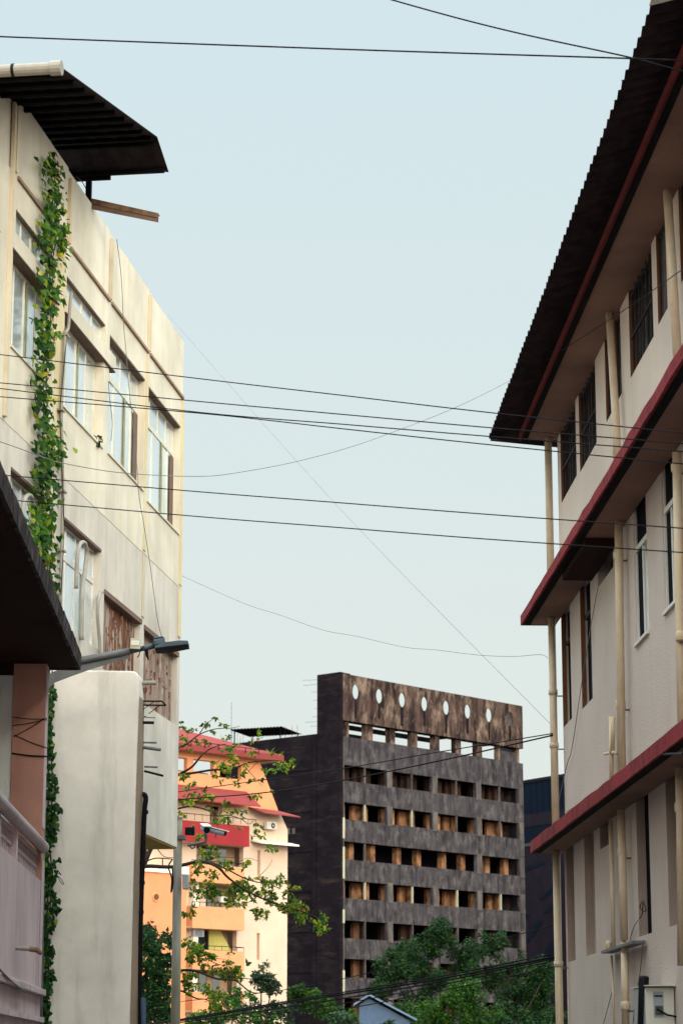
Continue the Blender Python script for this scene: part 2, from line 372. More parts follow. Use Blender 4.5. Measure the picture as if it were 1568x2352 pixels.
for (a, b, c, d) in bays_top+[n for n in near if n[2] > 9]:
    pane_window(cb, a, b, c, d, .11, [0, .25, .5, .75, 1], M['alu'], M['glass'], gaps=((.52, .06),), slim=.012)
    B(a, b, -.02, .1, c-.03, c-.002).build('sill', M['cream'], cb)
for (a, b, c, d) in clere:
    pane_window(cb, a, b, c, d, .06, [0, .25, .5, .75, 1], M['alu'], M['glass'], fw=.015)
    B(a+.003, b-.003, .012, .06, d-.012, d-.004).build('window_head', M['head'], cb)
for (a, b, c, d) in tall:
    pane_window(cb, a, b, c, d, .10, [0, .17, .34, .62, .82, 1], M['alu'], M['glass'], transom=10.70, tcols=4, gaps=((.60, .08),))
    B(a+.003, b-.003, .004, .10, d-.022, d-.004).build('window_head', M['head'], cb)
    B(a, b, -.02, .1, c-.03, c-.002).build('sill', M['cream'], cb)
    B(b-.30, b-.06, .085, .095, c+.05, 10.64).build('curtain_strip', M['head'], cb)
for (a, b, c, d) in mid+[n for n in near if n[2] < 9]:
    pane_window(cb, a, b, c, d, .10, [0, .25, .5, .72, 1], M['alu_white'], M['glass'], transom=7.76, tcols=4, gaps=((.66, .07),))
    B(a, b+.06, .006, .10, d-.03, d-.004).build('window_head', M['head'], cb)
    # bent flexible duct across the window
    um = a+(b-a)*.42
    pts = [(um-.25, -.02, c+.55), (um-.27, -.03, 7.80), (um-.18, -.04, 7.98), (um, -.05, 8.03), (um+.16, -.04, 7.95), (um+.15, -.03, 7.75), (um+.02, -.03, 7.35), (um+.05, -.03, c-.05)]
    MB().tube(smooth_path(pts), .028, 8).build('flexible_duct', M['duct'], cb, smooth=True)
MB().tube(smooth_path([(-5.15, -.02, 7.62), (-5.33, -.03, 7.55), (-5.42, -.03, 7.3), (-5.25, -.03, 6.9), (-5.2, -.03, 6.7)]), .022, 8).build('flexible_duct', M['duct'], cb, smooth=True)
for i, (a, b, c, d) in enumerate(infill):
    o = B(a, b, .09, .2, c, d).build('infill_panel', (M['brick'], M['brick2'])[i], cb)
    B(a-.02, b+.05, -.012, .09, d-.07, d-.003).build('window_head', M['head'], cb)
    if i == 0: B(a+.02, a+.4, .07, .089, c, d-.1).build('plaster_patch', M['brick2'], cb)
    m = MB()
    for k in range(36):       # ragged mortar lumps of the infill
        u = random.uniform(a+.1, b-.1); z = random.uniform(c+.05, d-.12); h = random.uniform(.02, .09)
        m.box(u, u+random.uniform(.02, .06), .07, .0895, z, z+h)
    each(m, 'mortar_lump', (M['brick'], M['brick2'])[1-i], cb)
# drip tube and conduits down the facade
up, zp_ = L.uz(*z2(505, 120), w=-.06)
pt = [L.loc(*q, w=-.05) for q in (z1(560, 1985), z1(548, 2080), z2(535, 60), z2(510, 120), z2(497, 400), z2(480, 700), z2(485, 1000), z2(492, 1350), z2(490, 1500), z2(483, 1810), z3(470, 980))]
MB().tube(smooth_path(pt, 5), .022, 8).build('drain_hose', M['pvc'], cb, smooth=True)
pt = [L.loc(*q, w=-.07) for q in (z2(525, 100), z2(490, 500), z2(470, 700), z2(480, 1000), z2(495, 1400), z2(500, 1700), z3(478, 900))]
MB().tube(smooth_path(pt, 5), .005, 6).build('conduit', M['black'], cb, smooth=True)
for q in (z2(515, 120), z2(478, 708), z2(492, 1345), z2(486, 1810)):
    u, _, z = L.loc(*q, w=-.05); B(u-.06, u+.08, -.085, -.001, z-.012, z+.012).build('pipe_clip', M['pvc'], cb)
for path in ((z1(915, 1560), z1(950, 1850), z1(970, 2250), z2(985, 200), z2(1010, 520), z2(1050, 900), z2(1078, 1200), z2(1090, 1380), z2(1130, 1620), z2(1180, 1950), z2(1235, 2352), z3(1270, 1235)),
             (z2(850, 480), z2(860, 620), z2(880, 800), z2(870, 950))):
    MB().tube(smooth_path([L.loc(*q, w=-.05) for q in path], 4), .005, 5).build('loose_wire', M['wire_grey'], cb)
# --- roof canopy: a small gable of dark sheet over the roof, ridge running across the street
WE = -1.02
e0 = L.uz(*z1(480, 215), w=WE); rg = L.uz(*z1(1232, 762), w=WE); fe = L.uz(*z1(1322, 1035), w=WE)
cano = MB()
def corr(m, a, b, w0, w1, th=.012, n=26, amp=.022):      # corrugated sheet between two (u,z) lines, waves across w
    for k in range(n):
        wa, wb = w0+(w1-w0)*k/n, w0+(w1-w0)*(k+1)/n; wm = (wa+wb)/2
        for (p0, h0), (p1, h1) in (((wa, 0), (wm, amp)), ((wm, amp), (wb, 0))):
            m.prism([(a[0], p0, a[1]+h0), (b[0], p0, b[1]+h0), (b[0], p1, b[1]+h1), (a[0], p1, a[1]+h1)],
                    [(a[0], p0, a[1]+h0+th), (b[0], p0, b[1]+h0+th), (b[0], p1, b[1]+h1+th), (a[0], p1, a[1]+h1+th)])
corr(cano, e0, rg, WE, 6); corr(cano, rg, fe, WE, 6)
co = cano.build('roof_canopy', M['sheet'], cb)
def along(a, b, t): return (a[0]+(b[0]-a[0])*t, a[1]+(b[1]-a[1])*t)
for t in [.06+.103*i for i in range(10)]:
    u, z = along(e0, rg, t); B(u-.05, u+.01, WE+.06, 5.9, z-.055, z-.004).build('purlin', M['purlin'], co)
for t in (.12, .88):
    u, z = along(rg, fe, t); B(u-.03, u+.03, WE+.04, 5.9, z-.055, z-.004).build('purlin', M['purlin'], co)
for w in (1.5, 4):
    for a, b in ((e0, rg), (rg, fe)):
        MB().prism([(a[0], w-.03, a[1]-.13), (b[0], w-.03, b[1]-.13), (b[0], w+.03, b[1]-.13), (a[0], w+.03, a[1]-.13)],
                   [(a[0], w-.03, a[1]-.056), (b[0], w-.03, b[1]-.056), (b[0], w+.03, b[1]-.056), (a[0], w+.03, a[1]-.056)]).build('rafter', M['purlin'], co)
up_, zz_ = L.uz(*z1(697, 1235), w=.05)
B(up_-.035, up_+.035, .02, .09, 12.3, fe[1]-.05).build('canopy_post', M['purlin'], cb)
for w in (1.5, 4): B(fe[0]-.3, fe[0]-.23, w-.03, w+.04, 11.5, fe[1]-.05).build('canopy_post', M['purlin'], cb)
for w in (.05, 1.5, 4): B(e0[0]+.3, e0[0]+.37, w-.03, w+.04, 11.5, e0[1]-.05).build('canopy_post', M['purlin'], cb)
B(fe[0]-.05, fe[0], -.25, 5, fe[1]-.07, fe[1]-.006).build('edge_beam', M['purlin'], cb)
g = MB(); g.tube([(e0[0]-.05, w, e0[1]-.02) for w in (WE+.03, 1, 4, 6)], .068, 14)
g.build('gutter', M['pvc'], cb, smooth=False)
MB().tube([(e0[0]-.05, WE-.02, e0[1]-.02), (e0[0]-.05, WE+.10, e0[1]-.02)], .084, 14).build('gutter_collar', M['pvc'], cb)
MB().tube([(e0[0]-.05, WE+.50, e0[1]-.02), (e0[0]-.05, WE+.53, e0[1]-.02)], .075, 14).build('gutter_strap', M['black'], cb)
# rusty channel leaning out over the street
a0 = L.loc(*z1(715, 1255), w=.02); tip = L.loc(*z1(1240, 1372), w=-.86)
ch = MB(); tv = Vector(a0); bv = Vector(tip)
def bar3(m, du0, du1, z0, z1):
    m.prism([tv+Vector((du0, 0, z0)), tv+Vector((du1, 0, z0)), tv+Vector((du1, 0, z1)), tv+Vector((du0, 0, z1))], [bv+Vector((du0, 0, z0*.8)), bv+Vector((du1, 0, z0*.8)), bv+Vector((du1, 0, z1)), bv+Vector((du0, 0, z1))])
bar3(ch, 0, .012, -.045, .02); bar3(ch, 0, .10, .0205, .03)
ch2 = MB(); bar3(ch2, .0125, .024, -.115, -.01); ch2.build('channel_flange', M['head'], cb)
ch.build('steel_channel', M['rust'], cb)
MB().tube(smooth_path([L.loc(*z1(600, 1070), w=.1), L.loc(*z1(640, 1105), w=.1), L.loc(*z1(672, 1160), w=.1)]), .006, 6).build('loose_wire', M['black'], cb)

# ================================================================== vine
vn = thing('climbing_vine', 'green climbing vine with some yellow leaves hanging down the cream building', 'vine', tuple(L.world(-8, -.05, 0)))
inv = Matrix.Translation(-Vector(vn.location))
def leaf(m, c, s, n, tdir, heart=True):
    n = n.normalized(); t = (tdir-n*tdir.dot(n)).normalized(); b = n.cross(t)
    if heart:
        P = [(-.08, 0), (-.28, .28), (-.1, .5), (.3, .42), (.95, 0), (.3, -.42), (-.1, -.5), (-.28, -.28)]
        k = len(m.v)
        for x, y in P: m.v.append(tuple(c+t*(x*s)+b*(y*s)+n*(-abs(y)*s*.35)))
        m.f.append((k, k+1, k+2, k+3, k+4)); m.f.append((k, k+4, k+5, k+6, k+7))
    else:
        P = [(0, 0), (.4, .26), (1, 0), (.4, -.26)]; k = len(m.v)
        for x, y in P: m.v.append(tuple(c+t*(x*s)+b*(y*s)+n*(-abs(y)*s*.4)))
        m.f.append((k, k+1, k+2)); m.f.append((k, k+2, k+3))
def vine_path(pts, conv, P):
    return [(conv(x, y), h*.2929, P) for x, y, h in pts]
vp = vine_path([(425, 925, 30), (415, 1000, 55), (420, 1080, 60), (430, 1150, 62), (420, 1230, 60), (430, 1330, 60), (420, 1450, 95), (430, 1550, 105), (420, 1620, 90), (410, 1700, 60), (400, 1800, 65), (395, 1900, 65), (400, 2000, 60), (385, 2100, 50), (375, 2200, 50), (370, 2340, 40)], z1, 0) \
   + vine_path([(355, 100, 42), (350, 250, 45), (350, 400, 38), (350, 500, 55), (345, 600, 40), (345, 700, 26), (355, 800, 45), (385, 880, 80), (395, 960, 90), (385, 1050, 85), (375, 1150, 75), (350, 1250, 65), (350, 1350, 75), (355, 1450, 85), (330, 1560, 90), (335, 1680, 85), (345, 1800, 70), (370, 1920, 55), (390, 2050, 35), (400, 2130, 25)], z2, 0)
vp2 = vine_path([(400, 1490, 22), (395, 1600, 15), (400, 1680, 42), (395, 1780, 30), (385, 1850, 22), (380, 1900, 22)], z3, 1) \
    + vine_path([(385, 60, 26), (385, 150, 30), (390, 300, 38), (395, 420, 42), (390, 560, 58), (390, 700, 65), (395, 830, 72), (375, 950, 52), (390, 1100, 55), (395, 1220, 60), (380, 1350, 60), (385, 1450, 66), (370, 1600, 52), (365, 1720, 46), (365, 1850, 44), (365, 2000, 52), (355, 2200, 52), (345, 2352, 46)], z4, 1)
def foliage(path, mat, low):
    m = MB(); stems = []
    for i in range(len(path)-1):
        (a, ha, P), (b, hb, _) = path[i], path[i+1]; ln = math.hypot(b[0]-a[0], b[1]-a[1])
        n = int(ln*(ha+hb)/2*(.050 if low else .072)*(.45 if i % 5 == 3 else 1))+2
        for k in range(n):
            t = random.random(); h = (ha+(hb-ha)*t)*(1+.30*math.sin(i*1.9+(2 if low else 0)))
            gx = random.choice((-1, 1))*abs(random.gauss(.5, .33)) if h > 18 else random.uniform(-1, 1)
            px = a[0]+(b[0]-a[0])*t+max(-1.25, min(1.35, gx))*h; py = a[1]+(b[1]-a[1])*t+random.uniform(-3, 3)
            if low: c = at(px, py, 27.9-random.random()*.12)
            else: c = L.world(*[L.loc(px, py, w=-.04-random.random()*.14)[q] for q in (0, 1, 2)])
            nr = Vector((random.gauss(.3 if low else .8, .5), -1 if low else -.5+random.gauss(0, .5), random.gauss(.35, .4)))
            leaf(m, inv @ c, random.uniform(.045, .10)*(.85 if low else 1), nr, Vector((random.gauss(0, .5), random.gauss(0, .3), -1)))
        stems.append(a)
    m.build('foliage', mat, vn)
foliage(vp, M['leaf_vine'], False); foliage(vp2, M['leaf_vine_low'], True)
st = MB()
for off in (-3, 4):
    st.tube(smooth_path([inv @ L.world(*L.loc(q[0][0]+off+random.uniform(-3, 3), q[0][1], w=-.06)) for q in vp], 3), .007, 5)
    st.tube(smooth_path([inv @ at(q[0][0]+off+random.uniform(-2, 2), q[0][1], 27.92) for q in vp2]+[inv @ at(104, 2450, 27.92)], 3), .008, 5)
st.build('stem', M['bark'], vn)
sp = thing('sprouting_weed', 'tiny green weed sprouting from the sill between two tall windows', 'plant', tuple(L.world(*L.loc(*z2(775, 985), w=-.02))))
m = MB()
for k in range(16):
    leaf(m, Vector((random.uniform(-.05, .05), random.uniform(-.08, 0), random.uniform(-.02, .13))), random.uniform(.03, .06), Vector((.7, -.6, random.gauss(0, .5))), Vector((random.gauss(0, 1), 0, -.6)))
m.build('foliage', M['leaf_dense'], sp); MB().tube([(0, 0, -.04), (0, -.03, .06), (.01, -.06, .12)], .004, 5).build('stem', M['bark'], sp)

# ================================================================== rendered fin wall in front of the cream building
fw = thing('rendered_wall', 'pale rendered fin wall with a rounded top corner and pipe stubs on its edge', 'wall', (at(200, 2352, 28).x, 28, 0))
def fl(px, py, Y=28): v = at(px, py, Y)-Vector(fw.location); return v
corner = [fl(318, 1552), fl(312, 1543), fl(300, 1541), fl(95, 1538)]
xb = fl(298, 2352).x-.012; front = [Vector((xb, 0, 0)), fl(298, 2352), fl(306, 2050), fl(313, 1800), fl(320, 1600), *corner, Vector((fl(95, 1538).x, 0, 0))]
back = []
for q in front:
    v = Vector(q); v.y = .35
    if q.x > fl(150, 1800).x: v.x = q.x+.018+max(0, (6.2-q.z))*.021
    back.append(v)
fm = MB(); fm.prism(front, back); fm.build('wall', M['fin'], fw, bevel=.02)
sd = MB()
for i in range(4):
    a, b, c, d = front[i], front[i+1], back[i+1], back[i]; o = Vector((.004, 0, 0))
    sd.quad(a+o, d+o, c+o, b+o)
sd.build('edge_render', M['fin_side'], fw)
def stub(x0, y0, x1, y1, r, mat, name='pipe_stub', Y=28.3):
    MB().tube([fl(x0, y0, Y), fl(x1, y1, Y)], r, 10).build(name, mat, fw)
stub(*zl(350, 1240), *zl(710, 1240), .025, M['pvc'])
stub(*zl(380, 1910)[:2], *zl(690, 1925), .006, M['galv']); stub(*zl(400, 2018), *zl(665, 2022), .018, M['black'])
stub(*z4(1100, 148), *z4(1228, 150), .011, M['galv']); stub(*z4(1110, 185), *z4(1262, 205), .020, M['galv'])
stub(*z4(1130, 338), *z4(1236, 342), .011, M['galv']); stub(*z4(1130, 372), *z4(1280, 410), .014, M['black'])
br = MB()
for a, b in (((380, 1595), (820, 1600)), ((380, 1675), (900, 1680)), ((820, 1600), (900, 1680))):
    br.tube([fl(*zl(*a), 28.3), fl(*zl(*b), 28.3)], .010, 6)
for a, b in (((395, 1800), (650, 1620)), ((560, 1845), (770, 1690)), ((400, 1950), (510, 1885))):
    br.tube([fl(*zl(*a), 28.3), fl(*zl(*b), 28.3)], .005, 5)
br.build('steel_bracket', M['black'], fw)
dp = [z4(1115, 555), z4(1135, 560), z4(1143, 600), z4(1132, 700), z4(1118, 1080), z4(1104, 1480), z4(1095, 2000), z4(1092, 2600)]
MB().tube(smooth_path([fl(*q, 28.25) for q in dp], 4), .030, 10).build('drainpipe', M['black'], fw, smooth=True)
for q in (z4(1138, 695), z4(1115, 1095), z4(1112, 1250), z4(1103, 1480)):
    v = fl(*q, 28.25); MB().tube([v+Vector((0, 0, -.02)), v+Vector((0, 0, .02))], .038, 10).build('pipe_collar', M['black'], fw)
MB().tube([fl(*z4(1123, 2150), 28.2), fl(*z4(1125, 2450), 28.2)], .03, 10).build('blue_sleeve', M['blue_sheet'], fw)
MB().tube(smooth_path([fl(*zp(x, y), 27.85) for x, y in ((545, 890), (570, 860), (600, 900), (575, 880), (560, 900), (600, 975), (625, 985), (600, 940), (565, 905))]), .004, 5).build('loose_wire', M['black'], fw)

# ================================================================== pink building, foreground left
P = Plane(108, 1700, 25.5, -2.0)
pk = P.empty('pink_building', 'weathered pink building at the left edge with a mouldy dark eave and a balustraded balcony', 'building')
PN = -22
zs = P.uz(108, 1527)[1]
tip = P.uz(180, 1525, -.33)
B(-.30, 0, .002, .34, 0, zs).build('pillar', M['pink'], pk)
B(-.299, -.001, -.004, .0015, 4.02, zs).build('pillar_face', M['mauve'], pk)
# eave: dark slab with a rough mouldy upturned edge
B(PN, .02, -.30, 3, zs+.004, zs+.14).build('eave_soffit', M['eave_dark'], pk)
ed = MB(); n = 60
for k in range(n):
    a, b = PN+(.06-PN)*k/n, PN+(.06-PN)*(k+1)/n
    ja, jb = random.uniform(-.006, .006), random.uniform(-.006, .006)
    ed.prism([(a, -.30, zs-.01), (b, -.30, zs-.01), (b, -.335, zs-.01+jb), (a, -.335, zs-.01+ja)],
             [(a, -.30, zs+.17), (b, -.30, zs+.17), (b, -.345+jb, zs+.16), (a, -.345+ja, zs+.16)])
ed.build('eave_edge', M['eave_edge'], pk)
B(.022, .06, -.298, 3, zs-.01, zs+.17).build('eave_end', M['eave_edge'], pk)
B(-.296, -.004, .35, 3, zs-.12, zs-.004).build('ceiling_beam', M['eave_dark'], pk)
# balcony
rr = P.uz(*z4(300, 930), w=-.02); ztop = P.uz(*z4(200, 790), w=-.02)[1]-.02
ztop = rr[1]
MB().tube([(PN, -.02, ztop), (-.30, -.02, ztop)], .062, 14).build('balcony_rail', M['mauve'], pk, smooth=True)
zl0 = P.uz(*zp(390, 2020))[1]; zl1 = P.uz(*zp(400, 2090))[1]; zl2 = P.uz(*zp(400, 2300))[1]
zb0 = P.uz(*zp(380, 940))[1]
B(PN, -.302, -.002, .10, zl0, zb0).build('balcony_wall', M['mauve'], pk)
B(-.30, -.002, -.010, -.0045, zl0, ztop-.12).build('balcony_wall', M['mauve'], pk)
B(PN, -.302, .03, .10, ztop-.10, ztop-.055).build('rail_underside', M['mauve'], pk)
posts = []; us = [P.uz(*zp(165, 700))[0]-k*1.55 for k in range(12)]
for k, u in enumerate(us):
    B(u-.09, u+.02, -.006, .10, zb0+.002, ztop-.06).build('balcony_post', M['mauve'], pk)
B(-.36, -.303, .0, .10, zb0+.002, ztop-.06).build('balcony_post', M['pink'], pk)
edges = [-.36]+us
for k in range(len(edges)-1):
    a, b = edges[k+1]+.022, edges[k]-.092 if k else -.362
    m = MB(); nn = max(3, int((b-a)/.16)); zz = (zb0+ztop-.06)/2
    m.box(a, b, .04, .09, zz-.018, zz+.018)
    for i in range(nn+1):
        u = a+(b-a)*i/nn; m.box(max(a, u-.02), min(b, u+.02), .045, .085, zb0+.003, zz-.019); m.box(max(a, u-.012), min(b, u+.012), .045, .085, zz+.019, ztop-.101)
        if i < nn:
            m.tube([(u+(b-a)/nn/2, .05, zb0+.06), (u+(b-a)/nn/2, .08, zb0+.06)], .035, 8)
    m.build('balustrade_panel', M['mauve'], pk)
B(PN, .03, -.06, -.011, zl1, zl0-.002).build('moulding', M['mauve'], pk, bevel=.008)
B(PN, -.002, -.004, .25, 0, zl1-.001).build('lower_wall', M['mauve'], pk)
B(PN, .01, -.05, -.0045, zl2-.05, zl2).build('moulding', M['mauve'], pk)
B(PN, -.31, .11, 2.9, zl0+.03, zl0+.13).build('balcony_floor', M['mauve'], pk)
# pale inner wall behind the balcony
xw = P.uz(38, 1700, .34)
B(-.28, -.2, .345, 3, 0, zs-.121).build('inner_wall', M['white_wall'], pk)
B(-.30, -.281, .50, .53, 4.1, zs-.13).build('inner_pipe', M['pvc'], pk)
B(PN, -.31, 2.9, 3, 0, zs+.003).build('back_wall', M['white_wall'], pk)
q0 = P.loc(*zp(155, 1612), w=-.004); q1 = P.loc(*zp(300, 1630), w=-.30); q2 = P.loc(*zp(345, 1660), w=-.34)
a = P.uz(*zp(155, 1612), w=-.004)
MB().tube([(a[0], .01, a[1]), (a[0], -.17, a[1]-.012)], .022, 10).build('drain_spout', M['pvc'], pk)
MB().tube([(a[0], -.13, a[1]-.010), (a[0], -.20, a[1]-.02), (a[0]+.0, -.245, a[1]-.055)], [.026, .026, .018], 10).build('spout_elbow', M['rust'], pk)
for pts in (((105, 1860), (340, 1875)), ((115, 2010), (350, 1870)), ((110, 1925), (345, 1880)), ((100, 2150), (360, 2172)), ((100, 2143), (358, 2165)), ((120, 2005), (360, 2100))):
    (ax, ay), (bx, by) = pts
    YY = 25.5-.33; A = at(*z3(ax, ay), YY); Bq = at(*z3(bx, by), YY)      # wires tied round the pillar's near face
    def toP(v): dx, dy = v.x-P.o[0], v.y-P.o[1]; return Vector((dx*P.d[0]+dy*P.d[1], dx*P.n[0]+dy*P.n[1], v.z))
    A, Bq = toP(A), toP(Bq); A.x = Bq.x = -.306
    MB().tube(smooth_path([A+Vector((.02, .0, 0)), A, A.lerp(Bq, .5)+Vector((0, 0, -.008)), Bq, Bq+Vector((.06, -.012, -.01))], 4), .0045, 5).build('tie_wire', M['black'], pk)
MB().tube(smooth_path([P.loc(*zp(-20, 1805), w=-.06), P.loc(*zp(80, 1910), w=-.07), P.loc(*zp(160, 1980), w=-.08), P.loc(*zp(250, 2045), w=-.07)]), .010, 6).build('slack_cable', M['wire_grey'], pk)

# ================================================================== street lamp behind the pink building
SL = 26.6
lp = thing('street_lamp', 'grey street lamp with a flat blue-grey head, sticking out behind the pink building', 'street lamp', (at(100, 2000, SL).x, SL, 0))
def sl(px, py, dy=0): return at(px, py, SL+dy)-Vector(lp.location)
top = sl(100, 1533)
MB().tube([(0, 0, 0), (top.x, 0, top.z+.1)], [.06, .045], 14).build('pole', M['galv'], lp, smooth=True)
MB().tube([sl(95, 1536), sl(*z3(480, 1455)), sl(*z3(640, 1418)), sl(*z3(1020, 1345))], [.022, .022, .045, .040], 12).build('arm', M['galv'], lp, smooth=True)
MB().tube([sl(*z3(1020, 1345)), sl(*z3(1125, 1322)), sl(*z3(1210, 1300))], [.030, .030, .033], 12).build('arm_end', M['lamp_blue'], lp, smooth=True)
gus_t = [(375, 1530), (430, 1500), (540, 1470), (680, 1440), (850, 1405), (1010, 1378)]; gus_b = [(375, 1645), (430, 1590), (560, 1540), (700, 1490), (860, 1440), (1010, 1402)]
m = MB(); lt = [sl(*z3(*q)) for q in gus_t]; lb = [sl(*z3(*q)) for q in gus_b]
for i in range(len(lt)-1):
    d = Vector((0, .012, 0)); m.prism([lb[i], lb[i+1], lt[i+1], lt[i]], [lb[i]+d, lb[i+1]+d, lt[i+1]+d, lt[i]+d])
m.build('gusset_plate', M['galv'], lp)
def lbox(name, mat, quad, y0, y1, bev=.006):
    q = [sl(*zl(*c)) for c in quad]; MB().prism([v+Vector((0, y0, 0)) for v in q], [v+Vector((0, y1, 0)) for v in q]).build(name, mat, lp, bevel=bev)
lbox('junction_box', M['box'], [(205, 590), (400, 598), (415, 400), (215, 375)], -.07, -.03)
lbox('junction_box_cover', M['ywhite'], [(222, 525), (385, 530), (392, 430), (230, 428)], -.078, -.0705, .002)
lbox('lamp_housing', M['lamp_blue'], [(680, 540), (900, 525), (875, 375), (650, 405)], -.09, .09, .02)
lbox('housing_lid', M['lamp_blue'], [(652, 403), (880, 373), (840, 340), (670, 360)], -.08, .08, .01)
lbox('lamp_head', M['lamp_blue'], [(690, 600), (1345, 520), (1345, 445), (1180, 440), (900, 475), (690, 560)], -.13, .13, .008)
lbox('lamp_lens', M['lens'], [(700, 632), (950, 618), (1355, 540), (1340, 524), (700, 604)], -.125, .125, .004)
MB().tube([sl(*zl(520, 600), -.02), sl(*zl(530, 700), -.02), sl(*zl(560, 790), -.02)], [.02, .016, .006], 8).build('photocell_lead', M['black'], lp)
MB().tube(smooth_path([sl(*zl(340, 740), -.03), sl(*zl(375, 690), -.03), sl(*zl(400, 620), -.03), sl(*zl(470, 520), -.05)]), .006, 6).build('lamp_wire', M['black'], lp)

# ================================================================== RIGHT: beige building
R = Plane(1283, 1200, 33, -2.05)
rb = R.empty('beige_building', 'beige stucco building on the right with red slab edges and a deep dark eave', 'building')
RN = -40
h3g = [(-1.95, -.33, 9.22, 10.24), (-3.85, -2.28, 9.18, 10.24), (-8.25, -6.62, 9.21, 10.24), (-12.6, -11.0, 9.21, 10.24)]
h3p = [(-5.15, -4.70, 9.21, 10.24), (-5.97, -5.50, 9.22, 10.24), (-9.15, -8.55, 9.24, 10.24), (-10.5, -9.95, 9.24, 10.24)]
h2w = [(-7.40, -6.50, 6.17, 7.72), (-9.2, -8.42, 6.17, 7.72), (-11.3, -10.4, 6.17, 7.72)]
h2d = [(-.93, -.02, 6.13, 7.72), (-2.95, -1.97, 6.10, 7.72)]
h2s = [(-4.95, -3.62, 7.37, 7.72)]
h1 = [(-.80, .0-.02, 2.96, 4.52), (-2.75, -1.85, 2.96, 4.52), (-4.05, -3.30, 4.18, 4.52), (-7.02, -6.15, 2.98, 4.52), (-8.72, -8.12, 2.98, 4.52), (-10.9, -10.3, 2.98, 4.52)]
TW = -.22
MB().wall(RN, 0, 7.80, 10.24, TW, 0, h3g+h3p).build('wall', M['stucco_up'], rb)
MB().wall(RN, 0, 4.60, 7.80-.002, TW, -.002, h2w+h2d+h2s).build('wall', M['stucco'], rb)
MB().wall(RN, 0, 0, 4.60-.002, TW, 0, h1).build('wall', M['stucco'], rb)
B(-.2, 0, -9, TW-.001, 0, 10.24).build('end_wall', M['stucco'], rb)
B(RN, 0, -9.2, -9.001, 0, 10.24).build('back_wall', M['stucco'], rb)
B(RN, 0, -.9, -.8, 0, 10.2).build('dark_interior', M['void'], rb)
def slab(name, z0, z1, wo, ue):
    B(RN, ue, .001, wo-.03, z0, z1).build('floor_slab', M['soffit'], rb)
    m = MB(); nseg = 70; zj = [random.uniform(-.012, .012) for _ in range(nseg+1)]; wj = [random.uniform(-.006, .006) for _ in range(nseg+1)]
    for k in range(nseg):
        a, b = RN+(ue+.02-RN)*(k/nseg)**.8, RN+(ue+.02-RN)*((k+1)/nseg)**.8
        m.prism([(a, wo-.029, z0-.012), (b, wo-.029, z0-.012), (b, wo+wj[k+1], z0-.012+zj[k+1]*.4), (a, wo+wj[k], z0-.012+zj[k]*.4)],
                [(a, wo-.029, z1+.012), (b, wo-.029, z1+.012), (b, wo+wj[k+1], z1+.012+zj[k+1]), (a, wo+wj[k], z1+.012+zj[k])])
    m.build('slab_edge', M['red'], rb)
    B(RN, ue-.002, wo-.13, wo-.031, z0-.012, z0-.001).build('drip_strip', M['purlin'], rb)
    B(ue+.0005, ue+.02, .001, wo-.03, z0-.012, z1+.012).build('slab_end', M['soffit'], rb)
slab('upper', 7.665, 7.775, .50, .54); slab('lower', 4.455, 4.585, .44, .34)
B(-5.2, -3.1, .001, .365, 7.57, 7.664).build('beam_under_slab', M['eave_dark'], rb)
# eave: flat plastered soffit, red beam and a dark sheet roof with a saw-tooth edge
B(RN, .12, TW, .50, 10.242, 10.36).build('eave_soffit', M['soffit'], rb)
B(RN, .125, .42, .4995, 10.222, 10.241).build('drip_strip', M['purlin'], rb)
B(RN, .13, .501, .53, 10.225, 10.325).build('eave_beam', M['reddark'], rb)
for u in (-1.05, -3.0, -6.3, -9.6): pass
ro = MB(); U0, U1 = -14.1, .42; nn = 62
def zr(w): return 10.33+(.92-w)*.28
for k in range(nn):
    a, b = U0+(U1-U0)*k/nn, U0+(U1-U0)*(k+1)/nn; mm = a+(b-a)*.62; h = .055
    for (p, hp), (q, hq) in (((a, 0), (mm, h)), ((mm, h), (b, 0))):
        w0, w1 = .92+random.uniform(-.004, .004), -3
        ro.prism([(p, w0, zr(w0)+hp), (q, w0, zr(w0)+hq), (q, w1, zr(w1)+hq), (p, w1, zr(w1)+hp)],
                 [(p, w0, zr(w0)+hp+.01), (q, w0, zr(w0)+hq+.01), (q, w1, zr(w1)+hq+.01), (p, w1, zr(w1)+hp+.01)])
rs = ro.build('sheet_roof', M['sheet'], rb)
# verge flashing closing the far end
MB().prism([(U1, .90, zr(.90)-.03), (U1+.02, .90, zr(.90)-.03), (.42, -.2, 10.2), (.40, -.2, 10.2)][::1], [(U1, .90, zr(.90)+.045), (U1+.02, .90, zr(.90)+.045), (.42, -.2, zr(-.2)), (.40, -.2, zr(-.2))]).build('verge', M['sheet'], rs)
MB().prism([(.14, .56, 10.22), (.38, .62, 10.27), (.38, .90, 10.30), (.14, .84, 10.24)], [(.14, .56, 10.24), (.38, .62, 10.285), (.38, .90, 10.315), (.14, .84, 10.26)]).build('bent_flap', M['sheet'], rs)
for dw, mt in ((0, M['alu_white']), (.0, M['alu'])): pass
B(U0-.10, U0-.01, -2, .98, 0, .01)
v0 = MB(); v0.prism([(U0-.14, .96, zr(.96)-.02), (U0-.01, .96, zr(.96)-.02), (U0-.01, -2.5, zr(-2.5)-.02), (U0-.14, -2.5, zr(-2.5)-.02)],
                    [(U0-.14, .96, zr(.96)+.06), (U0-.01, .96, zr(.96)+.06), (U0-.01, -2.5, zr(-2.5)+.06), (U0-.14, -2.5, zr(-2.5)+.06)])
v0.build('flashing', M['alu_white'], rs)
B(RN, U0-.15, TW, .92, 10.38, 10.55).build('near_roof', M['sheet'], rb)
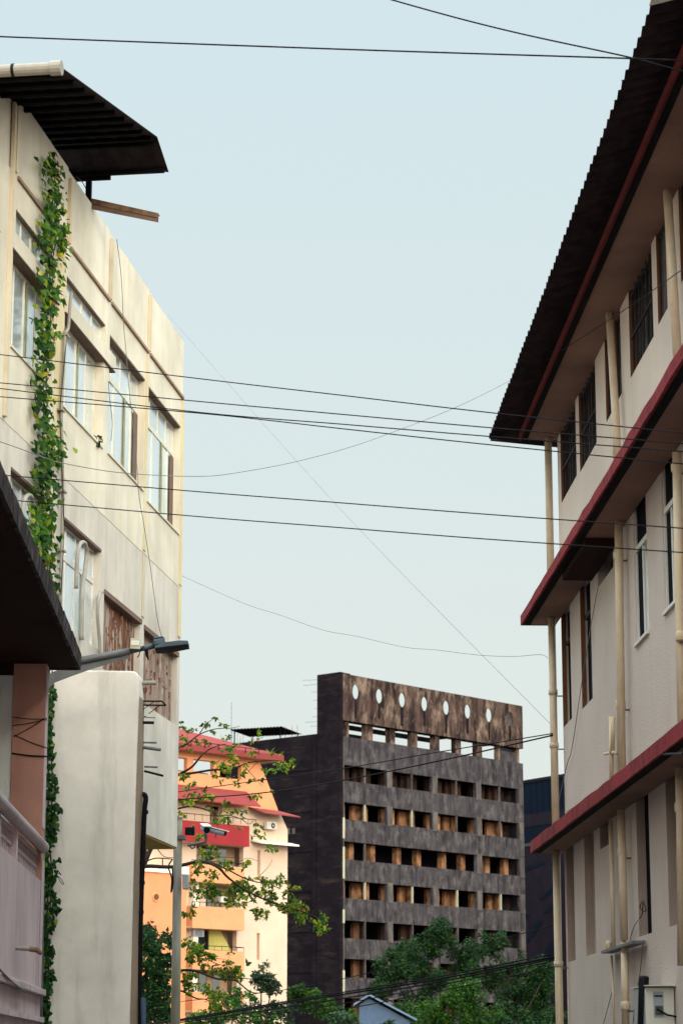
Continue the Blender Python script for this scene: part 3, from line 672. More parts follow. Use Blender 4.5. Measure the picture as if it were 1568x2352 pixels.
# openings, upper floor
def grill(u0, u1, z0, z1, w=-.035, n=7):
    g = MB()
    for i in range(n):
        u = u0+.06+(u1-u0-.12)*i/(n-1); g.tube([(u, w, z0), (u, w, z1)], .013, 6)
    zm = z0+(z1-z0)*.45; g.box(u0, u1, w-.006, w+.022, zm-.012, zm+.012); g.box(u0, u1, w-.02, w+.02, z1-.09, z1-.06)
    return g.build('window_bars', M['bars'], rb)
for a, b, c, d in h3g:
    f = B(a, b, -.11, -.08, c, c+.06); f.box(a, b, -.11, -.08, d-.06, d); 
    for i in range(5):
        u = a+(b-a)*i/4; f.box(max(a, u-.02), min(b, u+.02), -.11, -.08, c+.06, d-.06)
    fo = f.build('window', M['bars'], rb)
    for i in range(4):
        B(a+(b-a)*i/4, a+(b-a)*(i+1)/4-.003, -.10, -.095, c, d).build('pane', M['glass_mid'], fo)
    B(b-.012, b-.001, -.079, -.001, c+.001, d-.001).build('reveal', M['reveal'], rb); grill(a, b, c, d)
for a, b, c, d in h3p:
    fo = B(a, b, -.06, -.03, c, c+.05).box(a, b, -.06, -.03, d-.05, d).box(a, a+.04, -.06, -.03, c+.05, d-.05).box(b-.04, b, -.06, -.03, c+.05, d-.05).build('window', M['bars'], rb)
    B(a+.04, b-.04, -.05, -.046, c+.05, d-.05).build('pane', M['glass_mid'], fo)
    B(b-.012, b-.001, -.029, -.001, c+.001, d-.001).build('reveal', M['reveal'], rb)
for a, b, c, d in h2w:
    fo = B(a, b, -.05, -.02, c, c+.04).box(a, a+.04, -.05, -.02, c+.04, d).box(b-.04, b, -.05, -.02, c+.04, d).box(a+.04, b-.04, -.05, -.015, 7.20, 7.26).build('window', M['alu_white'], rb)
    B(a+.041, b-.041, -.045, -.040, 7.261, d).build('pane', M['void'], fo)
    B(a+.041, (a+b)/2, -.045, -.040, c+.041, 7.199).build('pane', M['glass_mid'], fo)
    B((a+b)/2+.002, b-.041, -.045, -.040, c+.041, 7.199).build('pane', M['void'], fo)
    B(a, b, .0, .03, c-.035, c-.003).build('sill', M['alu_white'], fo); B((a+b)/2-.02, (a+b)/2+.02, -.039, -.025, c+.041, 7.199).build('sash_stile', M['alu_white'], fo)
for o in []: pass
for a, b, c, d in h2d:
    B(b-.012, b-.001, -.06, -.003, c+.001, d-.001).build('reveal', M['reveal'], rb)
    fo = B(a, b, -.09, -.062, c, c+.05).box(a, b, -.09, -.062, d-.45, d-.4).box((a+b)/2-.02, (a+b)/2+.02, -.09, -.062, c+.05, d-.45).build('window', M['bars'], rb)
    B(a, b, -.10, -.092, c, d).build('pane', M['void'], fo)
for a, b, c, d in h2s: B(a, b, -.2, -.18, c, d).build('vent_opening', M['void'], rb)
for i, (a, b, c, d) in enumerate(h1):
    B(b-.012, b-.001, -.098, -.001, c+.001, d-.001).build('reveal', M['niche_shade'], rb)
    if i in (0, 1, 2): B(a, b, -.215, -.12, c, d).build('blind_niche', M['niche_shade'], rb)
    else:
        B(a, b, -.12, -.10, c, d).build('pane', M['void'], rb)
# raised strips of render beside the niches
for a, b in ((-9.95, -9.45),):
    B(a, b, .001, .02, 0, 4.45).build('render_strip', M['stucco'], rb)
B(-.02, -.001, .001, .018, 0, 4.45).build('corner_bead', M['stucco_up'], rb)
# drainpipes
def rpipe(pts, w, r, collars=(), name='drainpipe'):
    L_ = [R.loc(*q, w=w) if len(q) == 2 else q for q in pts]
    o = MB().tube(L_, r, 14).build(name, M['pipe'], rb, smooth=True)
    for q in collars:
        u, _, z = R.loc(*q, w=w)
        MB().tube([(u, w, z-.045), (u, w, z-.035), (u, w, z+.03), (u, w, z+.045)], [r*1.12, r*1.25, r*1.25, r*1.12], 14).build('pipe_collar', M['pipe'], o, smooth=True)
        B(u-.012, u+.012, .0, w+.02, z-.07, z-.05).build('pipe_bracket', M['galv'], o)
    return o
ua = R.uz(1262, 1200, .13)[0]
for z0, z1_, ww in ((7.79, 10.24, .13), (4.6, 7.66, .13), (0, 4.45, .13)):
    o = MB().tube([(ua, ww, z0), (ua, ww, z1_)], .052, 14).build('drainpipe', M['pipe'], rb, smooth=True)
    for zc_ in (z0+(z1_-z0)*.42, z0+(z1_-z0)*.66):
        if z0 < 7: MB().tube([(ua, ww, zc_-.035), (ua, ww, zc_+.035)], .063, 14).build('pipe_collar', M['pipe'], o, smooth=True)
        if z0 < 7: B(ua-.012, ua+.012, -.0, ww+.02, zc_-.06, zc_-.045).build('pipe_bracket', M['galv'], o)
rpipe([r4(983, 285), r4(1045, 1300), r4(1052, 1560)], .10, .046)
rpipe([r3(1437, 1345), r4(1530, 830)], .10, .046)
rpipe([r5(1062, 440), r5(1072, 1200), r5(1092, 2560)], .10, .047, (r5(1062, 750), r5(1080, 1920)))
rpipe([r5(1520, -60), r5(1545, 1300), r5(1568, 2300)], .10, .046, (r5(1520, 60), r5(1555, 1385)))
rpipe([r6(925, 680), r6(940, 1200), r6(952, 1700)], .10, .044, (r6(933, 1015),))
rpipe([r6(955, 1800), r6(962, 2400)], .10, .044, (r6(962, 2215),))
rpipe([r6(842, 760), r6(858, 1300), r6(868, 1780)], .07, .026)
rpipe([r5(1022, 2020), r5(1015, 2300)], .07, .026); rpipe([r6(846, -60), r6(852, 480)], .07, .026, (r6(850, 195),))
rpipe([r6(1378, 350), r6(1390, 700), r6(1400, 1900)], .10, .04, (r6(1385, 655),))
rpipe([r6(852, 1820), r6(875, 2400)], .05, .014)
a_ = R.loc(*r6(800, 238), w=.07); b_ = R.loc(*r6(880, 225), w=.07)
MB().tube([a_, b_], .02, 8).build('pipe_tee', M['pipe'], rb)
a_ = R.loc(*r6(795, 1785), w=.12); b_ = R.loc(*r6(1048, 1795), w=.12)
B(b_[0], a_[0], .02, .16, a_[2]-.03, a_[2]+.0).build('pipe_shelf', M['galv'], rb)
for q, rr_ in ((r6(826, 1745), .035), (r6(950, 1745), .036)):
    u, _, z = R.loc(*q, w=.10); MB().tube([(u, .10, z-.06), (u, .10, z+.03), (u, .10, z+.06)], [rr_, rr_, rr_*.6], 12).build('pipe_cap', M['pipe'], rb, smooth=True)
for path in ((r5(900, 1010), r5(850, 1280), r5(775, 1745), r5(700, 2250), r6(500, 330), r6(440, 600), r6(415, 740)),
             (r6(1100, 1700), r6(1075, 1950), r6(1050, 2100), r6(1020, 2352)), (r6(870, 2050), r6(790, 2352)), (r6(1060, 1540), r6(1000, 1680), r6(940, 2080))):
    MB().tube(smooth_path([R.loc(*q, w=.03) for q in path], 4), .0055, 5).build('loose_wire', M['wire_grey'], rb)
q = [r6(1105, 1390), r6(1085, 1410), r6(1075, 1440), r6(1095, 1470), r6(1120, 1470), r6(1115, 1430), r6(1100, 1410), r6(1090, 1500), r6(1070, 1530)]
MB().tube(smooth_path([R.loc(*k, w=.03) for k in q], 4), .006, 5).build('coiled_wire', M['black'], rb)
MB().tube([R.loc(*r6(1090, 245), w=.42), R.loc(*r6(1411, 235), w=.42)], .012, 6).build('thin_rod', M['black'], rb)
# split-unit on the wall and the black post beside it
acp = R.world(*R.loc(*r6(1290, 2100), w=.25))
ac = thing('air_conditioner', 'white air conditioner on the beige stucco wall beside the black post', 'air conditioner', tuple(acp), math.radians(90-R.ang))
def al(px, py, w): u, _, z = R.loc(*r6(px, py), w=w); p0 = R.loc(*r6(1290, 2100), w=.25); return (u-p0[0], w-.25, z-p0[2])
zt_ = al(1180, 2030, .42)[2]
near_u = R.uz(*r6(1190, 2100), w=.20)[0]-R.loc(*r6(1290, 2100), w=.25)[0]
B(near_u, near_u+.75, -.24, .05, zt_-.75, zt_).build('casing', M['acgrey'], ac, bevel=.02)
B(near_u-.02, near_u-.001, -.24, .05, zt_-.74, zt_-.01).build('front_cover', M['acwhite'], ac, bevel=.006)
fr = MB(); fr.box(near_u-.03, near_u-.021, -.13, -.03, zt_-.30, zt_-.05)
fr.build('side_panel', M['acgrey'], ac)
lv = MB()
for k in range(8): lv.box(near_u-.036, near_u-.031, -.12, -.045, zt_-.28+k*.012, zt_-.274+k*.012)
each(lv, 'louvre', M['black'], ac)
B(near_u-.04, near_u-.031, -.12, -.04, zt_-.10, zt_-.085).build('handle', M['black'], ac)
B(near_u-.1, near_u+.8, -.245, .06, zt_+.002, zt_+.012).build('top_tray', M['acwhite'], ac)
for s_ in (0, 1): MB().tube([(near_u-.04, -.06+.0*s_, zt_-.22-.3*s_), (near_u-.06, -.16, zt_-.28-.24*s_), (near_u-.06, -.26, zt_-.30-.22*s_)], .011, 6).build('hose', M['black'], ac)
pb = R.world(*R.loc(*r6(1095, 2352), w=.30)); ptp = R.world(*R.loc(*r6(1105, 1990), w=.30))
po = thing('black_post', 'short black post top standing beside the air conditioner at the bottom right', 'post', (pb.x, pb.y, 0))
MB().tube([(0, 0, 0), (0, 0, pb.z), ptp-Vector((pb.x, pb.y, 0))], .052, 12).build('shaft', M['black'], po, smooth=True)
B(ptp.x-pb.x-.02, ptp.x-pb.x+.03, -.02, .02, ptp.z+.001, ptp.z+.02).build('cap', M['black'], po)

# ================================================================== dark unfinished tower
D = Plane(787, 1800, 200, 41)
db = D.empty('concrete_tower', 'unfinished soot-black concrete tower with round holes in its parapet and open window bays', 'building')
K = 1.025; DW = 24.3*K
rows = [(24.68, 26.0), (21.5, 22.9), (18.2, 19.68), (15.05, 16.48), (11.8, 13.25), (8.65, 10.15), (5.5, 7.0)]
bays = [(.12, 5.5), (6.25, 11.45), (12.2, 17.45), (18.2, 23.55)]
cols = [(K*a, K*b) for a, b in bays]
holes = []
for i, (a, b) in enumerate(rows):
    if i == 2: holes += [(cols[0][0], cols[2][1], a, b), (cols[3][0], cols[3][1], a, b)]
    else: holes += [(c, d, a, b) for c, d in cols]
MB().wall(0, DW, 0, 28.36, 0, .3, holes).build('wall', M['conc_front'], db)
# paler column faces, proud of the front
for i, (a, b) in enumerate(((5.5, 6.25), (11.45, 12.2), (17.45, 18.2), (23.6, 24.25))):
    m = MB()
    for j, (c, d) in enumerate(rows):
        if j == 2 and i < 2: continue
        m.box(K*a+.05, K*b-.05, -.05, -.003, c-.15, d+.1)
    each(m, 'column_face', M['conc_edge'], db)
B(-.003, .10, -.06, -.003, 0, 27.9).build('corner_column', M['conc_edge'], db)
for a, b in ((19.9, 21.6), (16.6, 19.2), (13.0, 14.1), (7.3, 9.2)):
    B(-.09, .14, -.10, -.061, a, b).build('limewashed_strip', M['limewash'], db)
# top row with short columns, then the pierced parapet beam
tops = [(.55, 1.16), (3.13, 4.17), (6.19, 7.04), (9.06, 9.98), (12.04, 12.94), (14.98, 15.89), (17.93, 18.85), (21.0, 21.4), (23.72, 24.2)]
for a, b in tops:
    B(K*a+.05, K*b-.12, .25, .75, 28.37, 29.69).build('short_column', M['raw_orange_lit'] if False else M['conc_top'], db)
B(K*21.2, K*23.75, .35, .5, 28.362, 29.3).build('infill_wall', M['conc_front'], db)
# parapet beam with eight round holes (the last one blocked)
hx = [K*x for x in (1.58, 4.58, 7.55, 10.5, 13.45, 16.42, 19.43, 22.45)]; hr = .62; hz = 32.25; zb_, zt2 = 29.70, 33.62
def pierced(m, x0, x1, cx, r, w0, w1, nseg=24):
    ring = [(cx+r*math.cos(2*math.pi*k/nseg)*.68, hz+r*math.sin(2*math.pi*k/nseg)) for k in range(nseg)]
    def outer(k):
        a = 2*math.pi*k/nseg; c, s = math.cos(a), math.sin(a)
        tx = ((x1-cx)/c if c > 0 else (x0-cx)/c) if abs(c) > 1e-6 else 1e9
        tz = ((zt2-hz)/s if s > 0 else (zb_-hz)/s) if abs(s) > 1e-6 else 1e9
        t = min(tx, tz); return (cx+c*t, hz+s*t)
    corners = [(x1, zt2), (x0, zt2), (x0, zb_), (x1, zb_)]
    for k in range(nseg):
        j = (k+1) % nseg; a, b = ring[k], ring[j]; c, d = outer(j), outer(k)
        poly = [a, b, c]
        for q in corners:
            if abs(c[0]-q[0]) < 1e-6 and abs(d[1]-q[1]) < 1e-6 or abs(d[0]-q[0]) < 1e-6 and abs(c[1]-q[1]) < 1e-6:
                if (abs(c[0]-d[0]) > 1e-6 and abs(c[1]-d[1]) > 1e-6): poly.append(q)
        poly.append(d)
        m.quad(*[(u, w0, z) for u, z in poly]); m.quad(*[(u, w1, z) for u, z in reversed(poly)])
        m.quad((a[0], w0, a[1]), (a[0], w1, a[1]), (b[0], w1, b[1]), (b[0], w0, b[1]))
pm = MB(); xs = [0]+[(hx[i]+hx[i+1])/2 for i in range(7)]+[DW]
for i in range(8): pierced(pm, xs[i], xs[i+1], hx[i], hr, -.04, .06)
pm.quad((0, -.04, zb_), (DW, -.04, zb_), (DW, .06, zb_), (0, .06, zb_)); pm.quad((0, -.04, zt2), (0, .06, zt2), (DW, .06, zt2), (DW, -.04, zt2))
pm.quad((DW, -.04, zb_), (DW, -.04, zt2), (DW, .06, zt2), (DW, .06, zb_)); pm.quad((0, -.04, zb_), (0, .06, zb_), (0, .06, zt2), (0, -.04, zt2))
pm.build('pierced_parapet', M['conc_top'], db)
m = MB()
for i in range(8):
    m.box(hx[i]-.16-.05*(i % 3), hx[i]+.10, -.046, -.0405, 30.0+.3*(i % 2), hz-hr-.02)
each(m, 'drip_streak', M['conc_side'], db)
B(hx[7]-.5, hx[7]+.5, .061, .08, hz-.65, hz+.65).build('blocked_hole', M['conc_front'], db)
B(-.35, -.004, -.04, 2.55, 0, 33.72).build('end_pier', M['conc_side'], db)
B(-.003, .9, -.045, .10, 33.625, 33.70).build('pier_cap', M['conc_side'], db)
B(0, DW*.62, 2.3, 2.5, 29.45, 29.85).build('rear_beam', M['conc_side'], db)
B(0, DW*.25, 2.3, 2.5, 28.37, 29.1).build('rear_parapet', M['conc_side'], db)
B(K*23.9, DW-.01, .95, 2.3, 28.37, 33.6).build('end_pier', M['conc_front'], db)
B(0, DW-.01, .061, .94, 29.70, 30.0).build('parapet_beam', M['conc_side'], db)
B(DW-.2, DW-.005, .301, 3.19, 0, 28.3).build('end_wall', M['conc_front'], db)
for u in (1.2, 8, 14.5, 20.6): B(K*u, K*u+.25, .75, 2.3, 29.72, 30.0).build('cross_beam', M['conc_side'], db)
# interiors: recessed loggia with raw plaster walls
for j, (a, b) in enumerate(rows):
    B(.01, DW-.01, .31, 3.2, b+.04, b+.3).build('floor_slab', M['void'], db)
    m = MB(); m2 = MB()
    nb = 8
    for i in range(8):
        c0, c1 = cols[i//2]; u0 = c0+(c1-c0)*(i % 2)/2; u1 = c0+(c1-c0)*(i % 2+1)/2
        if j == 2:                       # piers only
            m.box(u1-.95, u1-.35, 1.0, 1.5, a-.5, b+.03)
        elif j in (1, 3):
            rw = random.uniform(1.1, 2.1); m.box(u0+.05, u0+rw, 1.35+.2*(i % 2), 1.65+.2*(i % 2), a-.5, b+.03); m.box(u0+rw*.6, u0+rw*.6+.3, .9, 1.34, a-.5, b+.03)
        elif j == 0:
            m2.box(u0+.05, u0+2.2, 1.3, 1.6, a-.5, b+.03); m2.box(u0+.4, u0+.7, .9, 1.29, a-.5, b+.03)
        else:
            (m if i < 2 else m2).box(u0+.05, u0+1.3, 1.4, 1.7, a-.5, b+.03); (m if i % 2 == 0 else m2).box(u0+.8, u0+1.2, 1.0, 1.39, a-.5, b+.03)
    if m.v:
        for q_ in (m,): each(q_, 'inner_wall', (M['raw_orange_lit'], M['raw_half_lit'])[j > 3], db)
    if m2.v: each(m2, 'inner_wall', M['raw_unlit'], db)
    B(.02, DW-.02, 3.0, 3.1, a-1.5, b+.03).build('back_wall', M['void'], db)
    for i, (c, d) in enumerate(cols):
        if j == 2 and i in (1, 2, 3): continue
        u = c+(d-c)*.5; pale = (j in (1, 3) and i in (0, 1)) or (j == 3)
        B(u-.05, u+.05, .02, .2, a+.003, b-.003).build('window_post', M['limewash'] if pale else M['conc_edge'], db)
# main body behind and the long black side wall
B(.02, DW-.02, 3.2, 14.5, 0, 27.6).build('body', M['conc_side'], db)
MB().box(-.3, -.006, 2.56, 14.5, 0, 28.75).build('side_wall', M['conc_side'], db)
cf = MB()
for w in (2.6, 8.2, 13.9): cf.box(-.42, -.301, w, w+.45, 0, 28.0)
for z in (25.8, 22.3, 19.0, 15.7, 12.4, 9.1): cf.box(-.36, -.301, 3.06, 13.89, z, z+.35)
each(cf, 'frame_rib', M['conc_side'], db)
m = MB()
for k in range(7): m.box(-.38, -.302, 5+.6*k, 5.3+.6*k, 20.55, 21.0+random.uniform(0, .4))
each(m, 'whitewash_mark', M['conc_edge'], db)
rbm = MB()
for w, z, l in ((.3, 33.3, 1.8), (.35, 32.95, 1.6), (.3, 31.6, .5), (.3, 30.9, .4), (.3, 30.2, .6), (.4, 29.75, 1.4), (.5, 29.4, .6), (.6, 32.3, .4)):
    rbm.tube([(-.3, w+1.9, z), (-.35-l*.4, w+2.2+l*.6, z-random.uniform(-.1, .25)*l*.4)], .011, 4)
for k in range(9):
    w = 11.2+k*.33; rbm.tube([(-.2, w, 28.7), (-.2+random.uniform(-.05, .05), w, 29.3+random.uniform(0, .8))], .018, 4)
for w in (5, 5.6, 6.4): rbm.tube([(-.1, w, 28.7), (-.1, w, 29.7)], .018, 4)
rbm.tube([(-.2, 12.6, 28.7), (-.2, 12.6, 32.4)], .02, 4)
each(rbm, 'rebar', M['wire'], db)
# little roof-top shelter
zs_ = 31.0
def atz(px, py, z): r = ray(px, py); k = (z-EYE)/r[2]; return Vector((r[0]*k, r[1]*k, z))
c4 = [atz(*q, zs_) for q in ((528.6, 1677.6), (648.3, 1671), (693, 1688), (575, 1694))]
rt = thing('rooftop_shelter', 'dark sheet-metal shelter roof on top of the black tower', 'shelter', (c4[0].x, c4[0].y, 27.6))
o_ = Vector(rt.location); m = MB(); ns = 16
for k in range(ns):
    a, b, c, d = [c4[0].lerp(c4[1], k/ns)-o_, c4[0].lerp(c4[1], (k+1)/ns)-o_, c4[3].lerp(c4[2], (k+1)/ns)-o_, c4[3].lerp(c4[2], k/ns)-o_]
    mid1, mid2 = (a+b)/2+Vector((0, 0, .07)), (c+d)/2+Vector((0, 0, .07)); t = Vector((0, 0, .05))
    m.prism([a, mid1, mid2, d], [a+t, mid1+t, mid2+t, d+t]); m.prism([mid1, b, c, mid2], [mid1+t, b+t, c+t, mid2+t])
m.build('sheet_roof', M['sheet'], rt)
for v in c4:
    q = v-o_; cc = (c4[0]+c4[2])/2-o_; q = q.lerp(cc, .12); MB().tube([(q.x, q.y, 0), (q.x, q.y, q.z-.01)], .06, 6).build('post', M['purlin'], rt)

# ================================================================== yellow apartment block
Y = Plane(660, 2000, 170, 45)
yb = Y.empty('peach_apartment_block', 'peach and cream apartment block with red roofs and balconies behind the leafy branches', 'building')
YL = -24.0
edge = [Y.uz(*z5(*q)) for q in ((1190, 1300), (1190, 1180), (1140, 1070), (1120, 1035))]
e2 = [Y.uz(*z5(*q)) for q in ((1120, 1032), (1025, 790), (965, 660))]
zsplit = edge[-1][1]
recs = []
def yrect(x0, y0, x1, y1, w=0):
    a = Y.uz(*z5(x0, y0), w=w); b = Y.uz(*z5(x1, y1), w=w); return (a[0], b[0], b[1], a[1])
# recesses behind the balconies
rec4 = (-8.6, -4.75, 9.2, 10.62); rec3 = (-7.6, -4.9, 12.1, 13.6); rec2 = (-8.5, -4.2, 14.9, 16.3); rec1 = (-7.3, -6.2, 17.7, 18.9); rec5 = (-8.6, -4.75, 6.4, 7.9)
MB().wall(YL, -3.6, 0, 18.9, 0, .4, [rec4, rec3, rec2, rec1, rec5]).build('wall', M['ycream'], yb)
poly = [(-3.599, 0), (0, 0), (0, edge[1][1]), (edge[2][0], edge[2][1]), (edge[3][0], 18.9), (-3.599, 18.9)]
slits = [(-2.87, -2.60, 14.4, 16.15), (-2.87, -2.60, 8.7, 10.5)]
MB().wall(-3.599, -1.8, 0, 18.9, 0, .4, slits).build('wall', M['ycream'], yb)
MB().slab_uz([(-1.799, 0), (0, 0), (0, edge[1][1]), (edge[2][0], edge[2][1]), (edge[3][0], 18.9), (-1.799, 18.9)], 0, .4).build('wall', M['ycream'], yb)
for a, b, c, d in slits: B(a, b, .2, .25, c, d).build('slit_window', M['yshade'], yb)
MB().slab_uz([(YL, 0), (-.02, 0), (-.02, edge[1][1]-.05), (edge[3][0]-.1, 18.85), (YL, 18.85)], 1.6, 12).build('body', M['ycream'], yb)
B(YL, -.02, .401, 1.59, 17.55, 17.65).build('floor_slab', M['ycream'], yb)
# upper peach storey with see-through terrace openings
oz0 = Y.uz(*z5(395, 725))[1]; oz1 = Y.uz(*z5(600, 640))[1]
ops = [(-12.0, -10.9, oz0, oz1), (-10.55, -9.43, oz0, oz1), (-8.86, -7.03, oz0, oz1), (-6.45, -4.45, oz0-.1, oz1-.15)]
MB().wall(YL, -4.2, 18.901, 22.35, -.004, .35, ops).build('upper_wall', M['peach'], yb)
MB().slab_uz([(-4.199, 18.901), (e2[0][0], 18.901), (e2[1][0], e2[1][1]), (e2[2][0], 22.35), (-4.199, 22.35)], -.004, .35).build('upper_wall', M['peach'], yb)
for a, b in ((-5.9, -4.5),): B(a, b, 1.5, 1.6, 18.9, 22.2).build('terrace_wall', M['void'], yb)
B(-12, -5.0, 2.8, 2.9, 18.9, oz0+.5).build('terrace_clutter', M['void'], yb)
# roof: hip with fascia
rt0 = Y.uz(*z5(1160, 640), w=-.9); zf = 22.35
hip = Y.uz(*z5(335, 385), w=1.1)
B(YL, rt0[0], -.9, -.84, zf+.0, zf+.42).build('roof_fascia', M['roofred'], yb)
B(rt0[0]-.06, rt0[0], -.839, 3, zf+.0, zf+.42).build('roof_fascia', M['roofred'], yb)
B(YL, rt0[0]-.061, -.838, 3, zf+.002, zf+.06).build('roof_soffit', M['yshade'], yb)
m = MB(); rx = rt0[0]; z0_ = zf+.421
m.quad((YL, -.9, z0_), (rx, -.9, z0_), (hip[0], 1.1, hip[1]), (YL, 1.1, hip[1])); m.quad((rx, -.9, z0_), (rx, 3, z0_), (hip[0], 1.1, hip[1]))
m.quad((rx, 3, z0_), (YL, 3, z0_), (YL, 1.1, hip[1]), (hip[0], 1.1, hip[1]))
m.build('roof', M['roofred'], yb)
m = MB(); m.tube([(YL, -.95, zf+.62), (rx-.8, -.95, zf+.62)], .03, 5)
for k in range(16): m.tube([(rx-1.2-k*1.25, -.95, zf+.3), (rx-1.2-k*1.25, -.95, zf+.62)], .03, 5)
m.build('roof_railing', M['wire'], yb)
# lower red canopies
zc0 = 20.05; o1 = Y.uz(*z5(980, 1000), w=-1.3)
def sheet(m, a, b, c, d, t=.06):
    v = Vector((0, 0, t)); a, b, c, d = map(Vector, (a, b, c, d)); m.prism([a, b, c, d], [a+v, b+v, c+v, d+v])
m = MB(); sheet(m, (YL, -.01, zc0), (-3.96, -.01, zc0), (o1[0], -1.3, o1[1]), (YL, -1.3, o1[1])); m.build('red_canopy', M['roofred'], yb)
o2 = Y.uz(*z5(1290, 1083), w=-1.2); a2 = Y.uz(*z5(880, 1000), w=-.01); o3 = Y.uz(*z5(1010, 1050), w=-1.2)
m = MB(); sheet(m, (a2[0], -.012, a2[1]-.05), (-.86, -.012, 18.95), (o2[0], -1.2, o2[1]), (o3[0], -1.2, o3[1])); m.build('red_canopy', M['roofred'], yb)
wcp = Y.uz(*z5(1280, 1305), w=-.9); wca = Y.uz(*z5(895, 1255), w=-.02)
m = MB(); sheet(m, (wca[0], -.01, wca[1]-.1), (.25, -.01, wca[1]-.1), (wcp[0], -.9, wcp[1]-.05), (wca[0]+.2, -.9, wcp[1]-.05), .1); m.build('white_canopy', M['ywhite'], yb)
# balconies
def balcony(x0, x1, ytop, ybot, mat, w=-.95, left=None):
    a = Y.uz(*z5(x1, ytop), w=w); b = Y.uz(*z5(x1, ybot), w=w); l = Y.uz(*z5(x0, ytop), w=w)[0] if left is None else left
    o = B(l, a[0], w, w+.12, b[1], a[1]).build('balcony', mat, yb)
    B(l, a[0], w+.121, -.006, b[1], b[1]+.15).build('balcony_slab', M['ycream'], o)
    B(a[0]-.12, a[0], w+.121, -.006, b[1]+.151, a[1]).build('balcony_side', mat, o)
    B(l, l+.12, w+.121, -.006, b[1]+.151, a[1]).build('balcony_side', mat, o)
    return l, a[0], b[1], a[1]
balcony(0, 890, 1150, 1312, M['yred'], left=-13.0)
b3 = balcony(440, 850, 1478, 1612, M['peach']); b4 = balcony(443, 850, 1800, 1970, M['peach']); b5 = balcony(443, 850, 2135, 2288, M['peach']); b6 = balcony(443, 850, 2460, 2620, M['peach'])
for (l, r, zb1, zt1) in (b3, b4, b5):
    m = MB(); m.tube([(l, -.9, zt1+.28), (r, -.9, zt1+.28), (r, -.1, zt1+.28)], .025, 5)
    for k in range(8): m.tube([(l+(r-l)*k/7, -.9, zt1), (l+(r-l)*k/7, -.9, zt1+.28)], .02, 4)
    m.build('balcony_railing', M['wire'], yb)
m = MB(); m.tube([(-13, -.9, 18.1), (-3.9, -.9, 18.1)], .025, 5)
for k in range(14): m.tube([(-13+.7*k, -.9, 17.7), (-13+.7*k, -.9, 18.1)], .02, 4)
m.build('balcony_railing', M['wire'], yb)
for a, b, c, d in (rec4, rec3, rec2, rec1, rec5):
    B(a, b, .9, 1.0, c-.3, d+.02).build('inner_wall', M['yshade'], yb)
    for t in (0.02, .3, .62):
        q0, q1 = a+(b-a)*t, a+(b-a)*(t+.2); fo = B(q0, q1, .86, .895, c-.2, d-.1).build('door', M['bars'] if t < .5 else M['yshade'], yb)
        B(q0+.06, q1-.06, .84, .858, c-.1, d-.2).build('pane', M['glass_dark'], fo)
m = MB(); m.slab_uz([(-7.0, 9.25), (-4.95, 9.25), (-6.0, 10.6), (-7.0, 10.6)], .3, .34); m.build('sun_patch', M['lime_sun_patch'], yb)  # slanted patch of sunlight in the recess, built as a coloured panel
B(-9.12, -8.68, -.5, -.005, 0, 14.8).build('pilaster', M['ywhite'], yb)
# annex at the left
an = (Y.uz(*z5(400, 1512), w=-2.2)[0], Y.uz(*z5(150, 1512), w=-2.2)[1])
B(YL, an[0], -2.2, -.51, 0, an[1]).build('annex_wall', M['peach_annex'], yb)
B(YL, an[0]+.1, -2.3, -.505, an[1]+.002, an[1]+.5).build('annex_coping', M['ywhite'], yb)
rm = Y.uz(*z5(155, 1705), w=-2.22); MB().tube([(rm[0], -2.26, rm[1]), (rm[0], -2.201, rm[1])], .3, 20).build('round_mark', M['yred'] if False else M['peach'], yb)
MB().tube([(rm[0], -2.30, rm[1]), (rm[0], -2.261, rm[1])], .2, 20).build('round_vent', M['reveal'], yb)
B(YL, -9.2, -.6, -.3, 16.25, 16.5).build('ledge', M['ycream'], yb)
# air conditioners hung on it
def acunit(px0, py0, px1, py1, w, label, mat, fan=True):
    a = Y.uz(*z5(px0, py0), w=w); b = Y.uz(*z5(px1, py1), w=w); base = Y.world(a[0], w, b[1])
    o = thing('air_conditioner', label, 'air conditioner', tuple(base), math.radians(90-Y.ang)); W = b[0]-a[0]; H = a[1]-b[1]
    B(0, W, 0, .3, 0, H).build('casing', mat, o, bevel=.02)
    if fan:
        MB().tube([(W*.58, -.012, H*.5), (W*.58, -.001, H*.5)], H*.36, 18).build('fan_grille', M['bars'], o)
        MB().tube([(W*.58, -.022, H*.5), (W*.58, -.013, H*.5)], H*.12, 12).build('fan_hub', mat, o)
    else:
        m = MB()
        for k in range(5): m.box(W*.15, W*.85, -.015, -.001, H*(.15+.15*k), H*(.2+.15*k))
        each(m, 'louvre', M['bars'], o)
    B(-.02, W*.06, .3, .42 if w > -.6 else .3+abs(w)*.3, -.05, .02).build('bracket', M['bars'], o)
acunit(1028, 1112, 1108, 1178, -.45, 'white air conditioner with round fan under the small red canopy', M['acwhite'])
acunit(452, 1955, 535, 2020, -.55, 'grey louvred air conditioner beside the balcony opening with the lime sun patch', M['acgrey'], False)
acunit(665, 1700, 722, 1750, -.4, 'small white air conditioner on the balcony behind the middle branches', M['acwhite'])

